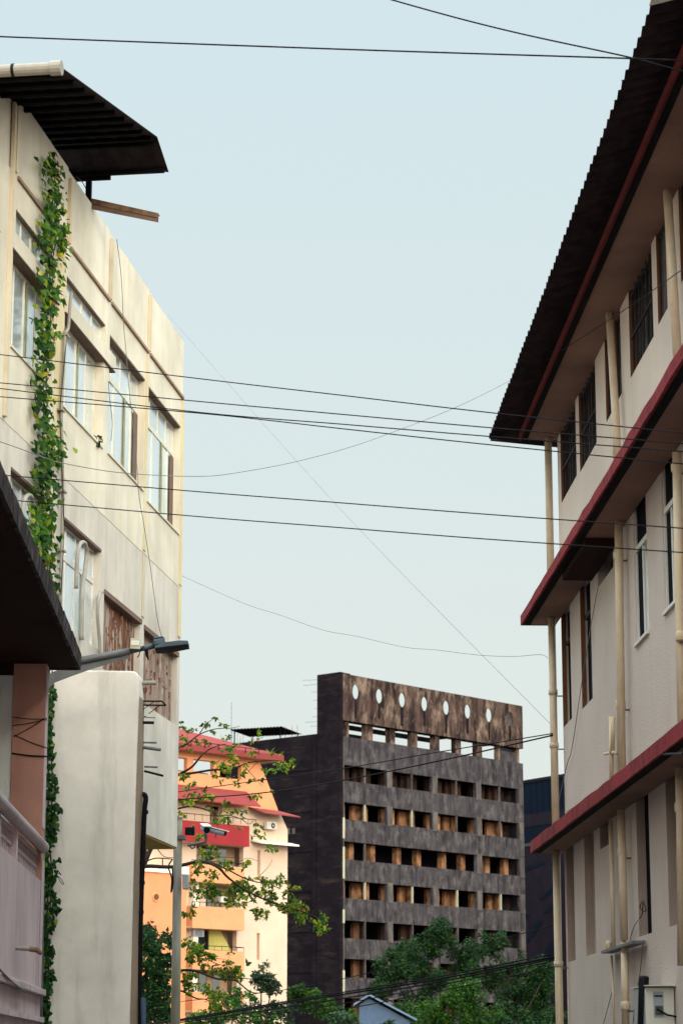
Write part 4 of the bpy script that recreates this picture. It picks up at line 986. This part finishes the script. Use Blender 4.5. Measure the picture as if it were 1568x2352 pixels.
# ================================================================== dark glass building at the right
G = Plane(1234, 2000, 235, -32)
gb = G.empty('glass_building', 'dark navy glass and purple-grey office building beside the tower with slanted window slots', 'building')
gt = G.uz(1234, 1795)[1]
MB().slab_uz([(-22, 0), (22, 0), (22, gt), (-22, gt)], -12, 0).v
S_ = 1   # outward side is +w for a negative angle
B(-22, 22, -14, -.31, 0, gt-.02).build('body', M['panel_dark'], gb)
def gz(y): return G.uz(1234, y)[1]
B(-22, 22, -.3, 0, 0, gz(1935)).build('panel_wall', M['panel_dark'], gb)
B(-22, 22, -.3, -.002, gz(1897), gz(1868)+.0).build('panel_band', M['panel_dark'], gb)
B(-22, 22, -.3, -.05, gz(1868)+.002, gt).build('glass_band', M['navy_glass'], gb)
B(-22, 22, -.3, -.05, gz(1935)+.002, gz(1897)-.002).build('glass_band', M['navy_glass'], gb)
B(-22, 22, -.3, .06, gz(1935)-.3, gz(1935)-.002).build('ledge', M['conc_edge'], gb)
B(-22, 22, -.3, .05, gt+.002, gt+.3).build('roof_edge', M['panel_dark'], gb)
m = MB()
for k in range(44): m.box(-22+k, -22+k+.05, -.049, -.02, gz(1868)+.01, gt-.01)
each(m, 'mullion', M['navy_glass'], gb)
sc = 535/150.
def zg(x, y): return ((1257+x/3.5667)*.9185, (1900+y/3.5636)*.9185)
for q in (((170, 970), (365, 912), (372, 935), (190, 1000)), ((330, 1245), (375, 1245), (450, 1170), (450, 1130)), ((360, 1372), (410, 1372), (455, 1310), (455, 1270)), ((170, 1440), (195, 1440), (245, 1382), (170, 1382)),
          ((170, 1630), (235, 1632), (360, 1443), (300, 1443)), ((300, 1885), (400, 1885), (480, 1640), (410, 1635)), ((175, 1060), (200, 1090), (200, 1110), (175, 1110))):
    pts = [G.uz(*zg(*c), w=.01) for c in q]
    MB().slab_uz(pts, .002, .03).build('window_slot', M['navy_glass'], gb)

# ================================================================== utility pole and cameras
PD = 38.5
pb_ = at(405, 2352, PD); pole = thing('utility_pole', 'weathered grey pole carrying two security cameras in front of the peach block', 'pole', (pb_.x-.01, PD, 0))
def pl(px, py, dy=0): return at(px, py, PD+dy)-Vector(pole.location)
tp = pl(409, 1882)
MB().tube([(0, 0, 0), (tp.x, 0, tp.z)], [.078, .068], 16).build('shaft', M['pole'], pole, smooth=True)
MB().tube([(tp.x, 0, tp.z), (tp.x, 0, tp.z+.03)], .075, 16).build('cap', M['pole'], pole)
MB().tube(smooth_path([pl(*zb(150, 1960)), pl(*zb(300, 1930)), pl(*zb(380, 1910)), pl(*zb(400, 1830))]), .022, 8).build('camera_bracket', M['galv'], pole)
q = pl(*z5(385, 1590)); B(q.x-.035, q.x+.06, -.13, -.03, q.z-.12, q.z+.12).build('meter_box', M['acgrey'], pole, bevel=.02)
q = pl(*z5(395, 1190)); B(q.x-.02, q.x+.13, -.06, .06, q.z-.06, q.z+.06).build('dark_box', M['black'], pole, bevel=.01)
q = pl(409, 1925); B(q.x-.09, q.x+.12, -.085, .085, q.z-.03, q.z+.03).build('clamp', M['galv'], pole)
MB().tube(smooth_path([pl(*z5(285, 1410), -.1), pl(*z5(255, 1470), -.12), pl(*z5(280, 1560), -.12), pl(*z5(275, 1670), -.12), pl(*z5(290, 1590), -.1), pl(*z5(285, 1480), -.1)]), .012, 6).build('coiled_cable', M['black'], pole)
MB().tube(smooth_path([pl(*zb(170, 1960)), pl(*zb(210, 2000)), pl(*zb(250, 1970)), pl(*zb(200, 1940))]), .010, 6).build('looped_cable', M['black'], pole)
def cam_unit(label, c, aim, ln, r):
    o = thing('security_camera', label, 'security camera', tuple(at(*c, PD)))
    a = Vector(aim).normalized(); up = Vector((0, 0, 1)); s = a.cross(up).normalized(); u = s.cross(a)
    def ob(x0, x1, y, z0, z1): return [s*y_*1+u*z_+a*x_ for x_, y_, z_ in ()]
    def bx(name, mat, x0, x1, hw, zl_, zh):
        lo = [a*x0+s*(-hw)+u*zl_, a*x1+s*(-hw)+u*zl_, a*x1+s*hw+u*zl_, a*x0+s*hw+u*zl_]
        hi = [q+u*(zh-zl_) for q in lo]; MB().prism(lo, hi).build(name, mat, o, bevel=.008)
    MB().tube([a*(-ln*.45), a*(ln*.45)], r, 14).build('body', M['acgrey'], o, smooth=False)
    bx('sun_shield', M['acwhite'], -ln*.5, ln*.58, r*1.15, r*.85, r*1.15)
    MB().tube([a*(ln*.45), a*(ln*.49)], r*.8, 14).build('lens', M['black'], o)
    MB().tube([Vector((0, 0, -r)), Vector((0, 0, -r*2.4))], r*.3, 8).build('mount', M['galv'], o)
cam_unit('security camera with its dark lens facing us, left of the pair on the pole', zb(385, 1745), (.25, -1, -.25), .26, .062)
cam_unit('long pale security camera pointing right, on the pole', zb(520, 1775), (1, -.35, -.28), .36, .045)

# ================================================================== trees
def spray(m, c, s, rng, n=6):
    d = Vector((rng.gauss(0, 1), rng.gauss(0, 1), rng.gauss(-.1, .6))).normalized()
    for k in range(n):
        t = (d*.5+Vector((rng.gauss(0, .8), rng.gauss(0, .8), rng.uniform(-1.1, .25)))).normalized()
        leaf(m, c+t*s*.1, s*rng.uniform(.7, 1.15), Vector((rng.gauss(0, 1), rng.gauss(-.6, 1), rng.gauss(.6, .7))), t, False)
TD = 48.0
tr = thing('leafy_tree', 'sparse tree with long branches and large yellow-green leaves reaching past the peach block', 'tree', (at(290, 2352, TD).x, TD, 0))
to = Vector(tr.location); rng = random.Random(3)
dj = {}
def tl(q, dy=0): return at(q[0], q[1], TD+dy)-to
brs = [
 ([(290, 2600), (288, 2300), (292, 2120), (305, 2020)], .14, .09, None),
 ([z5(-60, 1500), z5(70, 1465), z5(290, 1470), z5(500, 1430), z5(640, 1470), z5(730, 1560), z5(900, 1680), z5(1150, 1780), z5(1300, 1820), z5(1470, 1890)], .045, .006, -.2),
 ([z5(400, 1445), z5(540, 1420), z5(700, 1480), z5(860, 1560), z5(1000, 1600), z5(1160, 1600), z5(1250, 1650)], .022, .005, .5),
 ([z5(930, 1575), z5(1030, 1480), z5(1070, 1410)], .007, .003, .5),
 ([z5(740, 1480), z5(860, 1400), z5(950, 1420)], .007, .003, .8), ([z5(540, 1420), z5(650, 1390), z5(820, 1400)], .01, .004, .2),
 ([z5(-60, 1200), zb(-100, 1150), zb(40, 1040), zb(200, 930), zb(330, 790), zb(430, 710), zb(560, 650), zb(650, 640)], .035, .006, .3),
 ([zb(-50, 760), zb(40, 680), zb(150, 620), zb(310, 500), zb(520, 440), zb(720, 430), zb(835, 400)], .02, .004, -.4),
 ([zb(310, 495), zb(400, 370), zb(500, 290)], .012, .004, -.4),
 ([zb(-60, 1060), zb(40, 1030), zb(230, 1010), zb(480, 970), zb(650, 970), zb(800, 930), zb(950, 880), zb(1100, 855), zb(1280, 850), zb(1450, 870)], .03, .006, .1),
 ([zb(-60, 1500), zb(40, 1480), zb(200, 1450), zb(380, 1490), zb(560, 1560), zb(700, 1570), zb(850, 1610), zb(950, 1680), zb(1010, 1640)], .022, .004, .6),
 ([zb(880, 910), zb(1000, 1040), zb(1130, 1190)], .008, .004, .1), ([zb(560, 1560), zb(640, 1480), zb(700, 1460)], .008, .004, .6),
 ([zb(940, 1000), zb(1050, 890), zb(1080, 880)], .006, .003, .1),
 ([zc(200, 420), zc(340, 400), zc(440, 410), zc(600, 465), zc(740, 480), zc(850, 560), zc(930, 580), zc(1100, 540)], .03, .006, -.3),
 ([zc(800, 462), zc(870, 468), zc(920, 460)], .01, .004, -.3), ([zc(200, 520), zc(340, 570), zc(440, 620), zc(520, 630), zc(590, 670)], .022, .005, .2),
 ([zc(520, 630), zc(555, 580), zc(570, 560)], .008, .004, .2), ([zc(-60, 420), zc(80, 395), zc(160, 400), zc(190, 370)], .015, .006, .3),
 ([z5(170, 1330), z5(220, 1390), z5(300, 1400)], .01, .005, 0), ([z5(205, 1400), z5(205, 1455)], .012, .01, 0), ([z5(70, 1430), z5(160, 1400), z5(290, 1410)], .015, .01, 0),
 ([zc(600, 305), zc(680, 315)], .006, .003, 0), ([zc(520, 310), zc(600, 345), zc(700, 370)], .012, .004, 0)]
m = MB(); limbs = MB()
for pts, r0, r1, dy in brs:
    k = len(pts); P3 = smooth_path([tl((q[0]+rng.uniform(-1, 1), q[1]+rng.uniform(-1, 1)), (dy or 0)+.25*math.sin(i*1.3)) for i, q in enumerate(pts)], 5)
    n = len(P3); (m if dy is None else limbs).tube(P3, [r0+(r1-r0)*i/(n-1) for i in range(n)], 7)
# join limbs back to the trunk
for q, dy in ((z5(-60, 1500), -.2), (z5(-60, 1200), .3), (zb(-60, 1060), .1), (zb(-60, 1500), .6), (zb(-50, 760), -.4)):
    limbs.tube(smooth_path([tl((300, 2060), 0), tl(((300+q[0])/2-6, (2060+q[1])/2), dy/2), tl(q, dy)]), [.06]*6+[.05]*6+[.035], 7)
m.build('trunk', M['bark'], tr, smooth=True); limbs.build('branches', M['bark'], tr, smooth=True)
CL = [(zb, x, y, r) for x, y, r in ((70, 350, 18), (500, 290, 30), (350, 370, 25), (440, 385, 22), (600, 380, 15), (660, 420, 20), (500, 490, 20), (230, 470, 20), (140, 470, 20), (90, 410, 18), (650, 550, 45), (90, 600, 62), (150, 680, 40), (300, 590, 32), (400, 630, 45), (720, 680, 55), (600, 740, 36), (740, 800, 55), (790, 870, 55), (620, 960, 75), (530, 870, 36), (520, 1060, 50), (610, 1130, 42), (820, 1150, 45), (700, 1050, 50), (960, 1130, 45), (870, 1010, 36), (920, 920, 25), (1000, 740, 45), (1250, 740, 36), (1160, 980, 45), (1340, 740, 36), (1300, 900, 45), (1420, 930, 75), (1540, 860, 55), (1290, 990, 30), (1070, 520, 48), (1000, 600, 26), (800, 630, 20), (90, 1080, 55), (150, 1200, 26), (230, 1150, 22), (180, 1340, 85), (80, 1390, 50), (330, 1320, 85), (450, 1340, 60), (440, 1450, 40), (640, 1440, 42), (700, 1500, 42), (820, 1530, 50), (900, 1560, 50), (600, 1620, 65), (520, 1660, 50), (670, 1620, 42), (70, 1530, 50), (820, 1760, 36), (1060, 1720, 50), (1040, 1830, 52), (1140, 1700, 40), (1130, 1850, 40), (1240, 1270, 36), (1090, 1310, 28), (1000, 1340, 20), (1100, 1100, 20), (1240, 2010, 55), (1330, 1990, 36), (280, 1840, 60), (220, 1740, 40))]
CL += [(z5, x, y, r) for x, y, r in ((480, 1480, 55), (600, 1540, 50), (700, 1450, 45), (860, 1450, 40), (460, 1620, 60), (560, 1640, 75), (620, 1700, 50), (540, 1360, 60), (620, 1360, 50), (760, 1660, 70), (860, 1620, 75), (800, 1730, 60), (920, 1680, 60), (1010, 1620, 65), (1120, 1580, 50), (1240, 1630, 34), (1050, 1720, 65), (1180, 1760, 65), (960, 1830, 55), (1020, 1850, 34), (1240, 1790, 65), (1300, 1870, 45), (1440, 1900, 55), (1480, 1960, 45), (430, 1830, 42), (380, 1860, 34), (1180, 1680, 34), (740, 1750, 30), (1330, 1790, 30), (450, 1700, 30), (1000, 1560, 26))]
CL += [(zc, x, y, r) for x, y, r in ((400, 220, 50), (450, 260, 50), (400, 320, 42), (520, 310, 55), (490, 370, 34), (420, 480, 60), (390, 540, 50), (500, 560, 50), (600, 400, 50), (680, 430, 50), (760, 440, 50), (700, 360, 42), (780, 400, 34), (600, 600, 45), (590, 700, 45), (570, 640, 40), (840, 345, 18), (720, 275, 18), (360, 450, 40), (470, 250, 60), (360, 180, 40))]
m = MB()
for conv, x, y, r in CL:
    px, py = conv(x, y); sc_ = {zb: 1/5.69, z5: 1/3.414, zc: 1/3.414}[conv]; R_ = r*sc_
    n = max(2, int(R_*R_/17)); dy = rng.uniform(-.6, .6)
    for k in range(n):
        a, q = rng.uniform(0, 6.28), math.sqrt(rng.random())*R_
        spray(m, tl((px+math.cos(a)*q, py+math.sin(a)*q-2), dy+rng.uniform(-.3, .3)), rng.uniform(.07, .135), rng, 5)
m.build('foliage', M['leaf_branch'], tr)
m = MB()      # dense lower crown, left
for x, y, r in ((60, 80, 60), (110, 180, 85), (40, 300, 90), (150, 350, 85), (220, 130, 40), (240, 200, 34), (120, 450, 95), (60, 560, 90), (170, 600, 85), (100, 720, 110), (200, 740, 60), (20, 180, 60), (250, 420, 30), (250, 640, 30), (210, 300, 40)):
    px, py = zc(x, y); R_ = r/3.414; n = int(R_*R_/7)
    for k in range(n):
        a, q = rng.uniform(0, 6.28), math.sqrt(rng.random())*R_
        spray(m, tl((px+math.cos(a)*q, py+math.sin(a)*q), rng.uniform(-.8, .8)), rng.uniform(.07, .14), rng, 5)
m.build('lower_foliage', M['leaf_dense'], tr)

def tree(label, D0, trunk_px, lobes, mat, dens=1.0, ls=(.09, .2), seed=1, name='green_tree', group=None):
    rg_ = random.Random(seed); base = at(trunk_px, 2352, D0); o = thing(name, label, 'tree', (base.x, D0, 0), 0, group); oo = Vector(o.location)
    m = MB(); tk = MB()
    zt = min(at(l[0], l[1], D0).z for l in lobes)
    tk.tube([(0, 0, 0), (.1, .05, zt*.5), (.05, 0, zt*.8)], [.28, .2, .14], 9)
    for px, py, rx, ry in lobes:
        c = at(px, py, D0+rg_.uniform(-1.5, 1.5))-oo; sx, sz = rx*D0/FOC, ry*D0/FOC
        tk.tube(smooth_path([(.05, 0, zt*.7), (c.x*.45, c.y*.4, zt*.7+(c.z-zt*.7)*.4), (c.x, c.y, c.z)]), [.07]+[.045]*5+[.03]*6+[.012], 6)
        cl = max(5, int(11*dens))     # sub-clumps
        clumps = []
        for k in range(cl*2):
            v = Vector((rg_.gauss(0, 1), rg_.gauss(0, 1), rg_.gauss(0, 1))).normalized()*rg_.uniform(.35, 1.0)
            clumps.append((Vector((c.x+v.x*sx, c.y+v.y*sx, c.z+v.z*sz)), rg_.uniform(.2, .42)*min(sx, sz)))
        for cc, cr in clumps:
            n = int(150*dens*max(.3, cr*cr/.12)); n = min(n, int(420*dens))
            for k in range(n):
                v = Vector((rg_.gauss(0, 1), rg_.gauss(0, 1), rg_.gauss(0, 1))).normalized()*(rg_.random()**.5)*cr*1.15
                nn_ = (v.normalized()*.8+Vector((rg_.gauss(0, .5), rg_.gauss(0, .5), .5+rg_.gauss(0, .5))))
                leaf(m, cc+v, rg_.uniform(*ls), nn_, Vector((rg_.gauss(0, 1), rg_.gauss(0, 1), rg_.gauss(-.4, .6))), False)
    tk.build('trunk', M['bark'], o, smooth=True); m.build('crown', mat, o)
    return o
TG = 'trees at the foot of the tower'
tree('tallest feathery green tree in front of the concrete tower windows', 122, 1010, [(1010, 2150, 45, 50), (960, 2190, 55, 45), (905, 2215, 55, 50), (1060, 2190, 45, 40), (985, 2260, 90, 50), (880, 2290, 60, 40)], M['leaf_tree'], 1.1, seed=11, group=TG)
tree('dark tree below the glass building, beside the beige wall', 118, 1190, [(1200, 2215, 55, 32), (1140, 2170, 40, 35), (1180, 2290, 70, 55), (1245, 2270, 45, 60), (1250, 2335, 50, 50), (1120, 2240, 45, 45)], M['leaf_tree'], 1.0, seed=12, group=TG)
tree('brighter green bushy tree low in the middle in front of the feathery one', 112, 1010, [(1020, 2320, 75, 45), (1070, 2280, 45, 45), (960, 2345, 60, 40), (1090, 2340, 60, 40)], M['leaf_bright'], 1.0, seed=13, group=TG)
tree('dark tree filling the bottom between the blue gable and the beige wall', 115, 1150, [(1180, 2355, 80, 40), (1130, 2330, 50, 40), (1235, 2352, 50, 45), (1080, 2365, 60, 35), (930, 2335, 50, 40), (1255, 2235, 30, 30)], M['leaf_tree'], 1.0, seed=18, group=TG)
tree('bright green tree left of the blue gable at the foot of the black side wall', 116, 730, [(725, 2300, 50, 30), (760, 2330, 60, 30), (690, 2280, 26, 22), (800, 2345, 45, 25)], M['leaf_bright'], 1.0, seed=14, group=TG)
tree('dusty grey-green bush in front of the blue gable at the bottom edge', 98, 800, [(780, 2352, 45, 26), (885, 2358, 22, 12)], M['leaf_grey'], .9, seed=15, group=TG, name='bush')
tree('wispy grey-green tree in front of the cream wall of the peach block', 90, 600, [(600, 2240, 30, 26), (625, 2262, 28, 24), (575, 2310, 55, 40), (640, 2320, 40, 40), (520, 2320, 40, 36)], M['leaf_grey'], .75, seed=16, group=TG)
tree('mid green tree low down between the utility pole and the peach block', 86, 520, [(500, 2330, 50, 36), (545, 2290, 40, 26), (450, 2345, 40, 30), (610, 2345, 60, 25)], M['leaf_bright'], .7, seed=17, group=TG)

# ================================================================== blue gabled hut
H = 105
hb = thing('blue_hut', 'small blue hut with a pale blue gable roof among the trees at the bottom', 'hut', (at(850, 2352, H).x, H, 0)); ho = Vector(hb.location)
def hl(x, y, dy=0): return at(*dl(x, y), H+dy)-ho
ap = hl(387, 966); le = hl(300, 1022); re = hl(655, 1108)
v = Vector((0, 4, 0)); t = Vector((0, 0, .09))
MB().prism([(le.x+.25, .3, 0), (re.x-.3, .3, 0), (re.x-.3, .3, re.z), (ap.x, .3, ap.z-.1), (le.x+.25, .3, le.z+.05)], [(le.x+.25, 4, 0), (re.x-.3, 4, 0), (re.x-.3, 4, re.z), (ap.x, 4, ap.z-.1), (le.x+.25, 4, le.z+.05)]).build('wall', M['blue_sheet'], hb)
MB().prism([ap, re, re+v, ap+v], [ap+t, re+t, re+v+t, ap+v+t]).prism([le, ap, ap+v, le+v], [le+t, ap+t, ap+v+t, le+v+t]).build('roof', M['blue_roof'], hb)
m = MB(); 
for k in range(6): x = le.x+.4+k*.5; m.box(x, x+.06, .24, .298, 0, min(ap.z-.3, 3.0))
each(m, 'wall_rib', M['blue_roof'], hb)

# ================================================================== overhead cables
def cable(label, pts, width, mat='wire', name='overhead_cable', k=8):
    P3 = [at(px, py, d) for px, py, d in pts]; dm = sum(p[2] for p in pts)/len(pts)
    o = thing(name, label, 'cable', tuple(P3[0])); o0 = P3[0]
    MB().tube(smooth_path([q-o0 for q in P3], k), width/2*dm/FOC, 6).build('cable', M[mat], o, smooth=True)
def single(label, pts, width, mat='wire', k=8):
    P3 = [at(px, py, d) for px, py, d in pts]; dm = sum(p[2] for p in pts)/len(pts)
    o = MB().tube(smooth_path(P3, k), width*1.2/2*dm/FOC, 6).build('overhead_cable', M[mat], None, smooth=True)
    tag(o, label, 'cable')
single('thick dark cable crossing the whole sky near the top', [(-300, 70, 20), (0, 83, 20), (784, 112, 19.3), (1440, 133, 18.8), (1568, 138, 18.6), (1900, 152, 18.3)], 3.4)
single('dark cable sloping down from the top edge of the sky to the right eave', [(500, -120, 21), (905, 0, 20), (1160, 68, 19.6), (1443, 130, 19), (1568, 162, 18.7), (1900, 240, 18)], 3.4)
def six(label, l, c, r, w=2.3): single(label, [(-200, l-(c-l)*.42, 25.5), (0, l, 25), (459, c, 23.3), (784, (c+(r[0]-c)*.5), 22), (1108, r[0], 20.8), (1568, r[1], 19.3), (1900, r[1]+(r[1]-r[0])*.72, 18.5)], w)
six('uppermost of the six parallel cables crossing between the two streetside buildings', 814, 869.6, (945.6, 994.5))
six('second from the top of the six parallel cables between the streetside buildings', 879, 922, (980.7, 1018.8))
six('third from the top of the six parallel cables, converging with the fourth', 892, 947, (1001, 1037))
six('fourth from the top of the six parallel cables, just below the third', 911, 949, (1019.7, 1065.6))
six('fifth from the top of the six parallel cables, above the lowest', 1090.7, 1129.6, (1180.5, 1213.5))
six('lowest of the six parallel cables, touching the mouldy pink eave', 1146.3, 1186.8, (1237.6, 1269.2))
single('thin sagging cable curving up from the cream building to the right roof eave', [(-150, 970, 24), (0, 1014.5, 24.5), (102, 1051, 25), (146, 1064, 25.5), (281, 1086, 26.5), (459, 1094, 28), (560, 1083, 29), (680, 1060, 30), (800, 1028, 31), (900, 993, 32), (1040, 938, 33), (1165, 877, 34), (1235, 835, 34.5)], 1.5, 'wire_grey')
single('short cable running from the red eave beam across the right facade', [(1240, 838, 29.6), (1275.6, 813.8, 29), (1440, 707, 25), (1568, 617, 20.5), (1700, 520, 18.5)], 1.8)
single('very faint straight wire running diagonally across the sky down to the right drainpipe', [(385, 722, 35.5), (784, 1172, 34.5), (1262, 1662, 33)], .8, 'wire_faint')
single('faint wavy wire dipping across the lower sky between the two buildings', [(418, 1323, 36), (560, 1386, 35.6), (640, 1412, 35.3), (740, 1447, 35), (820, 1462, 34.6), (930, 1487, 34.2), (1000, 1493, 34), (1100, 1505, 33.5), (1180, 1508, 33.2), (1240, 1504, 33), (1258, 1512, 32.9)], .9, 'wire_grey')
single('upper of two dark wires rising in front of the concrete tower to the drainpipe', [(380, 1824, 46), (412, 1819, 45), (771, 1768, 39), (1000, 1729, 36), (1240, 1690, 33.2), (1263, 1686, 33)], 1.9)
single('lower of two dark wires rising in front of the concrete tower to the drainpipe', [(380, 1839, 46), (412, 1836.7, 45), (600, 1822, 42), (771, 1795.8, 39), (1000, 1750, 36), (1240, 1696, 33.2), (1263, 1690, 33)], 2.6)
def low(label, l, m_, r, w): single(label, [(330, l+9, 45), (410, l, 43), (689, m_, 39), (980, (m_+r)/2+5, 36), (1271, r, 33.1)], w)
low('uppermost thin wire over the treetops near the bottom', 2302, 2269, 2126, 1.5)
low('thick cable at the top of the dark bundle near the bottom', 2343, 2296, 2192, 2.6)
low('second cable of the dark bundle, tight under the top one', 2346, 2300, 2199, 3.4)
low('third cable of the dark bundle, slightly apart below the thick ones', 2350, 2310, 2203, 2.6)
low('fourth cable of the bundle, spaced below the others over the blue hut', 2356, 2322, 2208, 1.8)
low('lowest cable of the bundle, crossing the blue hut', 2368, 2335, 2222, 1.8)

# ================================================================== neighbours beyond the frame, behind the camera line (they shade the street)
# ------------------------------------------------------------------ camera, light, sky
cam = bpy.data.cameras.new('camera'); co_ = bpy.data.objects.new('camera', cam); C.objects.link(co_)
co_.location = (0, 0, EYE); co_.rotation_euler = (math.pi/2+TH, 0, 0)
cam.sensor_fit = 'HORIZONTAL'; cam.sensor_width = 24; cam.lens = FOC/1568*24; cam.clip_end = 5000; cam.clip_start = .5
cam.dof.use_dof = True; cam.dof.focus_distance = 31; cam.dof.aperture_fstop = 5.6
bpy.context.scene.camera = co_
sc_ = bpy.context.scene
w = bpy.data.worlds.new('World'); sc_.world = w; w.use_nodes = True; nt = w.node_tree
bg = nt.nodes['Background']; sky = nt.nodes.new('ShaderNodeTexSky'); sky.sky_type = 'NISHITA'; sky.sun_disc = False
SE, SX, SY = math.radians(16), .40, -.92
sky.sun_elevation = SE; sky.sun_rotation = math.atan2(SX, SY); sky.air_density = 1.0; sky.dust_density = 3.0; sky.ozone_density = 1.0
d = Vector((SX*math.cos(SE), SY*math.cos(SE), math.sin(SE))).normalized()
tc = nt.nodes.new('ShaderNodeTexCoord'); sep = nt.nodes.new('ShaderNodeSeparateXYZ'); nt.links.new(tc.outputs['Generated'], sep.inputs[0])
veil = mix(nt, ramp(nt, sep.outputs['Z'], .03, .42), (5.45, 5.62, 5.15), (4.62, 5.60, 5.82))      # thin high veil of cloud, paler near the horizon
dt = nt.nodes.new('ShaderNodeVectorMath'); dt.operation = 'DOT_PRODUCT'; nt.links.new(tc.outputs['Generated'], dt.inputs[0]); dt.inputs[1].default_value = d
def mth(op, a_, b_):
    n_ = nt.nodes.new('ShaderNodeMath'); n_.operation = op
    for i_, v_ in enumerate((a_, b_)):
        if isinstance(v_, (int, float)): n_.inputs[i_].default_value = v_
        else: nt.links.new(v_, n_.inputs[i_])
    return n_.outputs[0]
glow = mth('MULTIPLY', mth('POWER', ramp(nt, dt.outputs['Value'], -.25, 1), 1.5), 3.9)             # added glow round the low sun, out of view, to brighten shaded walls
zen = mth('MULTIPLY', ramp(nt, sep.outputs['Z'], .43, .9), 3.6)  # unseen sky above the frame raised as well, to fill the walls
fac = mth('ADD', mth('ADD', glow, zen), 1.0)
vv = nt.nodes.new('ShaderNodeVectorMath'); vv.operation = 'SCALE'; nt.links.new(veil, vv.inputs[0]); nt.links.new(fac, vv.inputs['Scale'])
warm = mix(nt, ramp(nt, dt.outputs['Value'], -.1, 1), (1, 1, 1), (1, .875, .77)); vw = nt.nodes.new('ShaderNodeVectorMath'); vw.operation = 'MULTIPLY'
nt.links.new(vv.outputs[0], vw.inputs[0]); nt.links.new(warm, vw.inputs[1])
hs = nt.nodes.new('ShaderNodeMix'); hs.data_type = 'RGBA'; hs.inputs[0].default_value = .9; hs.clamp_result = False
nt.links.new(sky.outputs[0], hs.inputs[6]); nt.links.new(vw.outputs[0], hs.inputs[7]); nt.links.new(hs.outputs[2], bg.inputs[0]); bg.inputs[1].default_value = .15
sun = bpy.data.lights.new('sun', 'SUN'); so = bpy.data.objects.new('sun', sun); C.objects.link(so)
sun.energy = 1.15; sun.angle = math.radians(10); sun.color = (1, .84, .64)
so.rotation_euler = d.to_track_quat('Z', 'Y').to_euler(); so.location = (20, -60, 40)
vs = sc_.view_settings; vs.view_transform = 'Standard'; vs.look = 'None'; vs.exposure = 0; vs.gamma = 1
